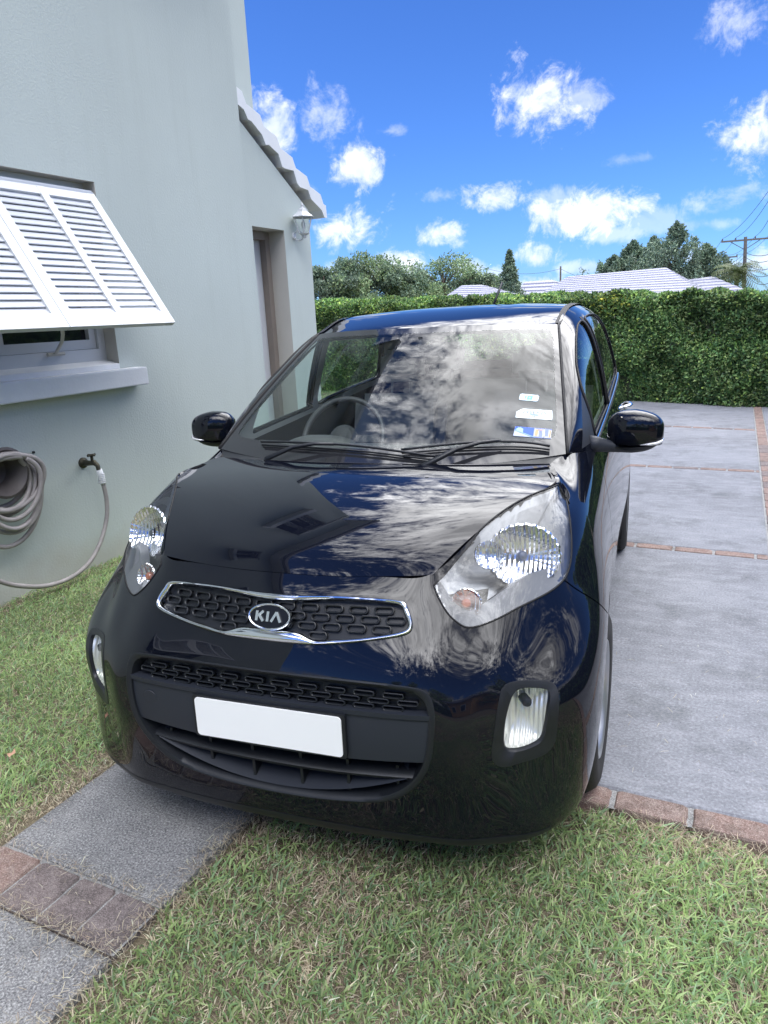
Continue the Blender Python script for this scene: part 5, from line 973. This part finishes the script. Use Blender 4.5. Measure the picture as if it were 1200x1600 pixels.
def add_flutes(m, sc, axis, amt=.5):
    b = m.node_tree.nodes['Principled BSDF']; co_ = node(m, 'ShaderNodeTexCoord'); w = node(m, 'ShaderNodeTexWave', wave_type='BANDS', bands_direction=axis, inp={'Scale': sc, 'Distortion': .15, 'Detail': 0}); link(m, co_.outputs['Object'], w.inputs['Vector']); bp = node(m, 'ShaderNodeBump', inp={'Strength': amt, 'Distance': .006}); link(m, w.outputs['Fac'], bp.inputs['Height']); link(m, bp.outputs[0], b.inputs['Normal'])
add_flutes(PARA, 26, 'X', .35)
WARM = mat('fog reflector', (.93, .93, .87), .22, metal=.5); add_flutes(WARM, 26, 'X', .6)
def fog(sg):
    o = lofted('fog_lamp_bezel', [mirp(FOw-NF*.012, sg), mirp(FOw+NF*.001, sg), mirp(FOw*.88+FIw*.12+NF*.001, sg), mirp(FIw*.85+FOw*.15-NF*.004, sg), mirp(FIw-nF*.012, sg), mirp(FIw-nF*.03, sg)], PLASTIC, car)
    ctr = (FIw.mean(0)-nF*.010); f = lofted('fog_lamp', [mirp(FIw-nF*.016, sg)]+[mirp(ctr+(FIw-nF*.010-ctr)*s_-nF*(.012+.034*(1-s_**2)), sg) for s_ in (.98, .85, .7, .5, .3, .12, .01)], WARM, car)
    lofted('lens', [mirp(ctr+(FIw-nF*.011-ctr)*s_+nF*.004*(1-s_*s_), sg) for s_ in (1, .9, .6, .3, .01)], LENS, f)
    bc_ = ctr+np.array([.004, .008, .036]); b = MB().lathe([(0, .012), (.010, .011), (.0125, .004), (.012, -.03)], 18, Matrix.Translation(mirp(bc_-nF*.014, sg)) @ Vector(mirp(nF, sg)).to_track_quat('Z', 'Y').to_matrix().to_4x4()); b.build('bulb_cap', GREYPL, f, smooth=True, angle=40)
both(fog)
# ---- headlamps
lamp3 = SA.P(np.clip(lampi, 0, [18, 8])); hood3 = SA.P([(u, 8) for u in np.linspace(3.87, 6.0, 20)]); lamp_edge = np.concatenate([lamp3, hood3]); low_edge = SA.P(lampc[:int(len(lampc)*.72)])
def edist(P, E): return np.sqrt(((P[:, None]-E[None])**2).sum(-1)).min(1)
def sm(x): x = np.clip(x, 0, 1); return x*x*(3-2*x)
def house_off(P, uv): return -.003-.095*sm((edist(P, lamp_edge)-.003)/.060)
hls = PA.mesh([4], 'headlight', SATIN, car, side='both', noff=house_off, rim=0); PA.mesh([4], 'lens_r', LENS, hls[0], side='R', off=.0005, rim=.006)[0].name = 'lens'; PA.mesh([4], 'lens_l', LENS, hls[1], side='L', off=.0005, rim=.006)[0].name = 'lens'
# lamp gasket: dark line round the lens, and the grey lower bezel inside
def lamp_bits(sg, par):
    gk = np.concatenate([lamp3, hood3[::-1][1:-1]]); MB().tube([tuple(p) for p in mirp(gk, sg)], .0028, 5, closed=True, caps=False).build('gasket', SEAL, par, smooth=True)
    # grey bezel: broad sloping shelf along the lower edge
    uvl = lampc[0:int(len(lampc)*.84)]; t = np.linspace(0, 1, len(uvl)); wid = .20+.22*np.sin(np.pi*np.clip(t*1.05, 0, 1)); E0 = SA.P(uvl)-SA.N(uvl)*PA.sgn*.0015
    tg = np.gradient(uvl, axis=0); tg /= np.linalg.norm(tg, axis=1, keepdims=True); nn = np.stack([-tg[:, 1], tg[:, 0]], 1)*wid[:, None]; u1 = uvl+nn; E1 = SA.P(u1)-SA.N(u1)*PA.sgn*.022; E2 = SA.P(u1+nn*.1)-SA.N(u1)*PA.sgn*.05
    lofted('lower_bezel', [mirp(E0, sg), mirp(E0*.5+E1*.5, sg), mirp(E1, sg), mirp(E2, sg)], BEZEL, par, closed=False)
    def bowl(name, c2, rad, dep, ax, m, back=.012, cap=None, capm=None, flute=0, sx=1.0, clipz=None):
        uv = SA.inv([c2], [0, 2], (3, 9), (5, 8)); P0 = SA.P(uv)[0]; n0 = SA.N(uv)[0]*PA.sgn; d = np.array(ax, float); d = d/np.linalg.norm(d)+n0*.8; d /= np.linalg.norm(d); o_ = P0-n0*back
        a1 = np.cross(d, [0, 0, 1]); a1 /= np.linalg.norm(a1); a2 = np.cross(a1, d); a2 = a2 if a2[2] > 0 else -a2; rings = []
        for s_ in (1.06, 1.0, .92, .8, .65, .5, .35, .2, .02):
            rr_ = [o_+a1*math.cos(t_)*rad*s_*sx*(1+flute*.02*math.cos(t_*26)*s_)+a2*math.sin(t_)*rad*s_*(1+flute*.02*math.cos(t_*26)*s_)-d*(dep*(1-min(s_, 1)**2)+(.0 if s_ <= 1 else .004)) for t_ in np.linspace(0, 2*math.pi, 104, endpoint=False)]; rings.append(mirp(rr_, sg))
        ob = lofted(name, rings, m, par)
        if cap:
            Mq = Matrix.Translation(mirp(o_-d*dep*.98, sg)) @ Vector(mirp(d, sg)).to_track_quat('Z', 'Y').to_matrix().to_4x4(); MB().lathe([(0, cap[1]), (cap[0]*.7, cap[1]*.97), (cap[0], cap[1]*.8), (cap[0], 0)], 20, Mq).build(name+'_bulb', capm, par, smooth=True, angle=40)
        return ob
    bowl('main_reflector', (.595, .848), .080, .045, (.1, -1, .0), PARA, .016, (.013, .03), SATIN, 1, 1.15)
    bowl('high_beam_reflector', (.512, .862), .036, .022, (.05, -1, .0), PARA, .020, None, None, 1, 1.0)
    bowl('indicator_reflector', (.478, .768), .036, .028, (.0, -1, .0), PARA, .010, (.012, .022), ORANGE, 1, 1.0)
lamp_bits(1, hls[0]); lamp_bits(-1, hls[1])
# ---- wheels
def wheel_at(c, l, steer=0, first=None):
    w = empty('wheel', (c, l, WR)); w.parent = car; w.rotation_euler = (0, 0, steer); return w
def build_wheel(sg, l, steer=0):
    """tyre outer face towards +c*sg"""
    Mw = Matrix.Translation((sg*.70, l, WR)) @ Matrix.Rotation(steer, 4, 'Z') @ Matrix.Rotation(R(90)*sg, 4, 'Y')     # local z -> outward
    prof = [(.178, -.080), (.20, -.088), (.245, -.089), (.265, -.080), (.276, -.066), (.2795, -.05), (.2795, -.030), (.273, -.029), (.273, -.024), (.280, -.023), (.280, -.003), (.273, -.002), (.273, .002), (.280, .003), (.280, .023), (.273, .024), (.273, .029), (.2795, .030), (.2795, .05), (.276, .066), (.265, .080), (.245, .089), (.20, .088), (.178, .080)]
    ty = MB().lathe(prof, 56, Mw)
    for k in range(56):
        a = 2*math.pi*k/56; 
        for s_ in (-1, 1): ty.box((.262, -.0045, s_*.0465-.014), (.2806, .0045, s_*.0465+.014), M=Mw @ Matrix.Rotation(a+s_*.03, 4, 'Z') @ Matrix.Rotation(s_*.35, 4, 'X') if False else Mw @ Matrix.Rotation(a+s_*.03, 4, 'Z'))
    w = MB().lathe([(.178, -.075), (.16, -.06), (.155, .0), (.165, .055), (.178, .074), (.183, .081), (.178, .085), (.168, .078), (.160, .06), (.150, .045)], 56, Mw).build('wheel', ALLOY, car, smooth=True, angle=40)
    ty.build('tyre', RUBBER, w, smooth=True, angle=35); b = MB()
    for k in range(8):
        a = 2*math.pi*k/8; Mk = Mw @ Matrix.Rotation(a, 4, 'Z'); b.add([Mk @ Vector(p) for p in ((.035, -.020, .062), (.165, -.012, .068), (.165, .012, .068), (.035, .020, .062), (.035, -.024, .040), (.165, -.018, .05), (.165, .018, .05), (.035, .024, .040))], [(0, 1, 2, 3), (0, 4, 5, 1), (3, 2, 6, 7), (1, 5, 6, 2)])
    b.lathe([(.0, .078), (.028, .076), (.045, .066), (.05, .04)], 24, Mw); b.lathe([(.152, .0), (.04, .0), (.0, .0)], 24, Mw, mi=1); b.build('rim_face', [ALLOY, BLACK], w, smooth=True, angle=35)
for sg in (1, -1): build_wheel(sg, FWL, R(-2)); build_wheel(sg, RWL)
for sg in (1, -1):
    for lc in (FWL, RWL):
        b = MB(); V = []; n = 24
        for c in (.50, .765 if lc == RWL else .76):
            for k in range(n): a = math.pi*1.12-(math.pi*1.24)*k/(n-1); V.append((sg*c, lc+.345*math.cos(a), .285+.345*math.sin(a)))
        b.add(V, [(k, k+1, n+k+1, n+k) for k in range(n-1)]); b.add([(sg*.50, lc-.36, .1), (sg*.50, lc+.36, .1), (sg*.50, lc+.36, .66), (sg*.50, lc-.36, .66)], [(0, 1, 2, 3)]); b.build('wheel_arch_liner', BLACK, car)
MB().box((-.72, .35, .19), (.72, 3.4, .215)).build('floor_pan', BLACK, car)
b = MB(); b.box((-.5, .25, .2), (.5, .9, .75)); b.build('engine_block', BLACK, car)
# chin: undertray behind the bumper lip
ch_ = [SA.P([(u, 0)])[0] for u in np.linspace(0, 8, 30)]; V = [tuple(p) for p in ch_]+[(-p[0], p[1], p[2]) for p in ch_[1:]]; b = MB()
rows_ = [[(-p[0], p[1], p[2]) for p in ch_[::-1]]+[tuple(p) for p in ch_[1:]], [(-p[0]*.99, p[1]+.02, p[2]-.016) for p in ch_[::-1]]+[(p[0]*.99, p[1]+.02, p[2]-.016) for p in ch_[1:]], [(-p[0]*.98, p[1]+.14, p[2]-.016) for p in ch_[::-1]]+[(p[0]*.98, p[1]+.14, p[2]-.016) for p in ch_[1:]], [(-p[0]*.8, .75, .2) for p in ch_[::-1]]+[(p[0]*.8, .75, .2) for p in ch_[1:]]]
lofted('undertray', rows_, PLASTIC, car, closed=False)
# ---- door mirrors
def sup(sg, name, ctr, rx, ry, rz, m, par, e=2.6, zcut=None, shear=0., M=None, lo=None, hi=None):
    V = []; F = []; nu_, nv_ = 40, 26; p = 2/e
    def s_(x, q): return math.copysign(abs(x)**q, x)
    for j in range(nv_+1):
        ph = -math.pi/2+math.pi*j/nv_
        for i in range(nu_):
            th = 2*math.pi*i/nu_; x = s_(math.cos(ph), p)*s_(math.cos(th), p); y = s_(math.cos(ph), p)*s_(math.sin(th), p); z = s_(math.sin(ph), p)
            if lo is not None: z = max(z, lo)
            if hi is not None: z = min(z, hi)
            taper = 1-.16*max(0, x); yy = y*ry*(1 if y < 0 else .8)*(1-.25*max(0, x)**2); zz = z*rz*taper+shear*x*rx
            q = Vector((x*rx, yy, zz)); 
            if M: q = M @ q
            V.append((sg*(ctr[0]+q.x), ctr[1]+q.y, ctr[2]+q.z))
    for j in range(nv_):
        for i in range(nu_): f = (j*nu_+i, j*nu_+(i+1) % nu_, (j+1)*nu_+(i+1) % nu_, (j+1)*nu_+i); F.append(f if sg > 0 else f[::-1])
    return MB().add(V, F).build(name, m, par, smooth=True, angle=60)
def mirror(sg):
    Mr = Matrix.Rotation(R(-10), 4, 'Z') @ Matrix.Rotation(R(0), 4, 'Y'); c0 = (.838, 1.195, 1.033)
    mc = sup(sg, 'door_mirror', c0, .093, .060, .073, PAINT, car, 2.9, M=Mr, lo=-.62); sup(sg, 'mirror_base', (c0[0]-.001, c0[1], c0[2]-.001), .090, .058, .0735, GREYPL, mc, 2.7, M=Mr, hi=-.66)
    b = MB(); P = [(sg*.685, 1.130, .998), (sg*.712, 1.145, .994), (sg*.745, 1.165, .985), (sg*.785, 1.18, .980), (sg*.83, 1.195, .980)]; b.tube(P, [.030, .027, .022, .020, .024], 14); b.build('mirror_arm', GREYPL, mc, smooth=True)
    P = [Mr @ Vector(q) for q in ((.028, -.0555, -.0395), (.055, -.0515, -.037), (.078, -.040, -.034), (.0895, -.020, -.030), (.092, .002, -.026))]; b = MB(); b.tube([(sg*(c0[0]+p.x), c0[1]+p.y, c0[2]+p.z) for p in P], [.0016, .0045, .0055, .0055, .004], 8); b.build('side_repeater', mat('clear repeater', (.72, .72, .74), .15, metal=.3, coat=1), mc, smooth=True)
    MB().add([(sg*(c0[0]+x*.078), c0[1]+.048, c0[2]+z*.052) for x, z in rrect(2, 2, .5)], [tuple(range(24))]).build('mirror_glass', CHROME, mc)
both(mirror)
# door handles
for i_, (ll, zz) in enumerate(((1.80, .905), (2.66, .935))):
    for sg, dr_ in ((1, (fd, rd)[i_][0]), (-1, (fd, rd)[i_][1])):
        cx_ = SA.P(sd([(ll, zz)], (8.3, 15.5)))[0][0]; b = MB(); b.tube([(sg*(cx_-.006), ll-.085, zz), (sg*(cx_+.022), ll-.06, zz+.002), (sg*(cx_+.030), ll, zz+.003), (sg*(cx_+.024), ll+.06, zz+.002), (sg*(cx_-.004), ll+.085, zz)], [.010, .012, .013, .012, .010], 10); b.build('door_handle', CHROME if i_ else PAINT, dr_, smooth=True)
# ---- cowl and wipers
hr_ = [SH.P([(u, 6)])[0] for u in np.linspace(0, 5, 24)]; wb_ = [SW.P([(u, 0.12)])[0] for u in np.linspace(0, 4, 24)]
def fullr(P): P = [np.array(p) for p in P]; return [p*[-1, 1, 1] for p in P[::-1]]+P[1:]
lofted('cowl', [fullr([p-[0, .03, .018] for p in hr_]), fullr([p+[0, .01, -.016] for p in hr_]), fullr([p+[0, -.006, -.008] for p in wb_])], PLASTIC, car, closed=False)
MB().tube([tuple(p+np.array([0, .002, -.004])) for p in fullr(hr_)], .0045, 6).build('cowl_seal', SEAL, car, smooth=True)
def wp(u, v, h): uv = np.array([[abs(u), v]]); p = SW.P(uv)[0]+SW.N(uv)[0]*PW.sgn*h; return tuple(p*[1 if u >= 0 else -1, 1, 1])
def wiper(u0, u1, ub0, ub1, label):
    w = MB(); w.tube([wp(u0, -.15, .0), wp(u0, -.08, .022), wp(u0*.6+u1*.4, .20, .034), wp(u0*.3+u1*.7, .33, .030), wp(u1, .36, .026)], [.011, .010, .008, .006, .005], 8); o = w.build('wiper_arm', PLASTIC, car, smooth=True)
    b = MB(); n = 16; P = []
    for k in range(n+1):
        t = k/n; u = ub0+(ub1-ub0)*t; v = .30+.10*math.sin(math.pi*t)-.16*t**2; P.append((u, v))
    b.tube([wp(u, v, .018+.008*math.sin(math.pi*k/n)) for k, (u, v) in enumerate(P)], .0045, 6); b.tube([wp(u, v-.02, .006) for u, v in P], .0035, 6); b.build('wiper_blade', PLASTIC, o, smooth=True)
wiper(1.0, 2.2, .55, 3.35, ''); wiper(-1.9, -.7, -2.3, 1.15, '')
# ---- aerial, interior
b = MB(); b.lathe([(.018, 0), (.016, .012), (.008, .022), (.0, .024)], 14, Matrix.Translation((.0, 2.93, 1.455))); b.build('aerial_base', PLASTIC, car, smooth=True); MB().tube([(.0, 2.94, 1.475), (.035, 3.05, 1.612)], [.008, .0065], 8).build('aerial', PLASTIC, car, smooth=True)
P = []; dash = MB(); n = 24; rows_ = []
for (l_, z_) in ((.90, .955), (.98, .972), (1.12, .985), (1.22, .975), (1.28, .93), (1.30, .80), (1.34, .55)): rows_.append([(c, l_-.10*abs(c)**2*0+.10*c*c, z_-.012*math.cos(c*3)*0) for c in np.linspace(-.66, .66, n)])
lofted('dashboard', rows_, DASH, car, closed=False); sup(1, 'instrument_hood', (-.35, 1.20, .962), .15, .09, .045, DASH, car, 2.5)
sw = MB(); cS = Vector((-.35, 1.42, .955)); Ms = Matrix.Translation(cS) @ Matrix.Rotation(R(62), 4, 'X'); sw.tube([Ms @ Vector((.182*math.cos(t), .182*math.sin(t), 0)) for t in np.linspace(0, 2*math.pi, 48, endpoint=False)], .0120, 10, closed=True, caps=False); stw = sw.build('steering_wheel', mat('grey leather rim', (.06, .06, .062), .45), car, smooth=True)
b = MB(); b.lathe([(0, .03), (.05, .026), (.065, .0), (.05, -.05)], 24, Ms); 
for a in (0, math.pi, -math.pi/2): b.box((.05, -.018, -.008), (.172, .018, .006), M=Ms @ Matrix.Rotation(a, 4, 'Z'), bev=.004)
b.build('steering_hub', DASH, stw, smooth=True, angle=40)
def seat(c, l, wdt=.50, rear=False):
    b = MB(); Mt = Matrix.Translation((c, l, .42)); b.box((-wdt/2, -.25, 0), (wdt/2, .25, .15), M=Mt, bev=.05); Mb = Matrix.Translation((c, l+.22, .52)) @ Matrix.Rotation(R(-16), 4, 'X'); b.box((-wdt/2, -.06, 0), (wdt/2, .07, .56), M=Mb, bev=.05); o = b.build('seat' if not rear else 'rear_seat', CLOTH, car, smooth=True, angle=40)
    for x in ((0,) if not rear else (-.32, .32)):
        h = MB(); h.box((x-.12, -.04, .62), (x+.12, .05, .79), M=Mb, bev=.035); h.tube([Mb @ Vector((x-.05, 0, .54)), Mb @ Vector((x-.05, 0, .64))], .006, 6); h.tube([Mb @ Vector((x+.05, 0, .54)), Mb @ Vector((x+.05, 0, .64))], .006, 6); h.build('headrest', CLOTH, o, smooth=True, angle=40)
seat(-.35, 1.86); seat(.35, 1.86); seat(0, 2.62, 1.15, True)
rv = MB(); rv.box((-.115, 1.438, 1.275), (.115, 1.462, 1.335), bev=.011); rv.tube([(0, 1.45, 1.33), (0, 1.46, 1.365)], .01, 8); rv.build('rear_view_mirror', PLASTIC, car, smooth=True, angle=40)
for sx in (): MB().prism(rrect(.36, .12, .02), 0, .012, Matrix.Translation((sx, 1.62, 1.372)) @ Matrix.Rotation(R(-20), 4, 'X')).build('sun_visor', HEADL, car)
# ---- windscreen stickers (fixed to the inside of the glass, read from outside)
def stk(uvq, name, m, h=.0012):
    P = [wp(u, v, h) for u, v in uvq]; n = len(P); return MB().add(P, [tuple(range(n))]).build(name, m, car)
def stick_frame(u, v, w, h, name, m, lift=.0012, par=None, tilt=0.):
    """a paper rectangle lying on the glass at (u, v); returns object and a map from its own (x, y) to space"""
    p0 = np.array(wp(u, v, lift)); n_ = SW.N([[u, v]])[0]*PW.sgn; ax = np.array([1., 0, 0]); ax -= n_*(ax@n_); ax /= np.linalg.norm(ax); ay = np.cross(n_, ax); ay = ay if ay[2] > 0 else -ay
    ax, ay = ax*math.cos(tilt)+ay*math.sin(tilt), ay*math.cos(tilt)-ax*math.sin(tilt); f = lambda x, y, d=0.: tuple(p0+ax*x+ay*y+n_*d); return f
def flat(f, polys, name, m, par, d=.0004):
    b = MB()
    for P in polys: b.add([f(x, y, d) for x, y in P], [tuple(range(len(P)))])
    return b.build(name, m, par)
def rect(x0, y0, x1, y1): return [(x0, y0), (x1, y0), (x1, y1), (x0, y1)]
def text_mesh(s_, size, f, name, m, par, x0, y0, d=.0006):
    cu = bpy.data.curves.new(name, 'FONT'); cu.body = s_; cu.size = size; cu.align_x = 'CENTER'; cu.align_y = 'CENTER'; cu.space_character = 1.12; cu.resolution_u = 2; ot = bpy.data.objects.new('tmp', cu); COL.objects.link(ot); dg = bpy.context.evaluated_depsgraph_get(); dg.update(); me = bpy.data.meshes.new_from_object(ot.evaluated_get(dg)); bpy.data.objects.remove(ot)
    for v in me.vertices: v.co = f(x0+v.co.x, y0+v.co.y, d)
    me.materials.append(m); me.name = name; o = bpy.data.objects.new(name, me); COL.objects.link(o); o.parent = par; return o
PALE = mat('pale blue paper', (.62, .76, .84), .6); WHT = mat('white paper', (.78, .86, .88), .6); SKYB = mat('light blue print', (.16, .42, .72), .6); INK = mat('dark ink', (.03, .06, .09), .6); BLU = mat('blue print', (.02, .10, .50), .5); LIL = mat('lilac print', (.22, .27, .55), .6); TAN = mat('tan print', (.50, .36, .20), .6); LTB = mat('pale print', (.35, .55, .80), .6)
f = stick_frame(2.72, 1.51, 0, 0, '', None, tilt=-.03); s1 = flat(f, [rrect(.066, .037, .008)], 'sticker', PALE, car, .0); flat(f, [rect(-.014, -.008, -.009, .008), rect(-.006, -.011, .012, .010)], 'print', SKYB, s1); flat(f, [rect(-.001, -.006, .006, .004)], 'print', LTB, s1, .0008); flat(f, [rect(-.018+i*.006, -.0155, -.0145+i*.006, -.013) for i in range(6)], 'print', SKYB, s1)
f = stick_frame(2.88, 1.06, 0, 0, '', None, tilt=.02); s2 = flat(f, [[(-.060, -.026), (.062, -.026), (.058, .025), (-.040, .024), (-.060, .006)]], 'sticker', WHT, car, .0); flat(f, [rect(-.036, .0, .0, .001) if 0 else rect(.028, .020, .056, .021), rect(-.04, -.0115, -.024, -.0108), rect(.022, -.0085, .044, -.0078)], 'print', INK, s2)
text_mesh('29SEP25', .0215, f, 'date_print', INK, s2, 0, .0055); text_mesh('50807', .0145, f, 'number_print', INK, s2, .002, -.0165); flat(f, [[(-.018, -.003), (.022, -.003), (.012, -.009), (-.006, -.009)]], 'print', mat('grey crest print', (.16, .27, .33), .6), s2)
f = stick_frame(2.86, .60, 0, 0, '', None, tilt=.0); s3 = flat(f, [rect(-.061, -.024, .002, .024)], 'sticker', BLU, car, .0); flat(f, [rect(.002, -.024, .060, .024)], 'print', LIL, s3, .0); flat(f, [[(-.061, .003), (-.061, -.024), (.0, -.024)]], 'print', mat('pale lilac print', (.45, .52, .72), .6), s3); flat(f, [[(-.061, .007), (-.061, .004), (.006, -.024), (.012, -.024)]], 'print', LTB, s3, .0008)
flat(f, [[(-.055, .004), (-.056, .012), (-.052, .014), (-.050, .019), (-.046, .017), (-.042, .020), (-.038, .016), (-.033, .013), (-.032, -.009)]], 'print', LTB, s3, .0012); flat(f, [rect(.004, -.019, .020, .019), rect(.014, .010, .034, .019), rect(.030, -.001, .038, .019), rect(.032, -.022, .040, .0), rect(.034, -.022, .058, -.014), rect(.050, -.022, .060, .018)], 'print', mat('pale outline print', (.52, .55, .60), .6), s3, .0006); flat(f, [rect(.007, -.016, .017, .016), rect(.053, -.019, .058, .016)], 'print', TAN, s3, .001)
flat(f, [rect(.019, .012, .031, .017)], 'print', mat('rose print', (.50, .30, .33), .6), s3, .001); flat(f, [rect(.038, -.017, .052, -.016)], 'print', TAN, s3, .0012)
bpy.context.view_layer.update()
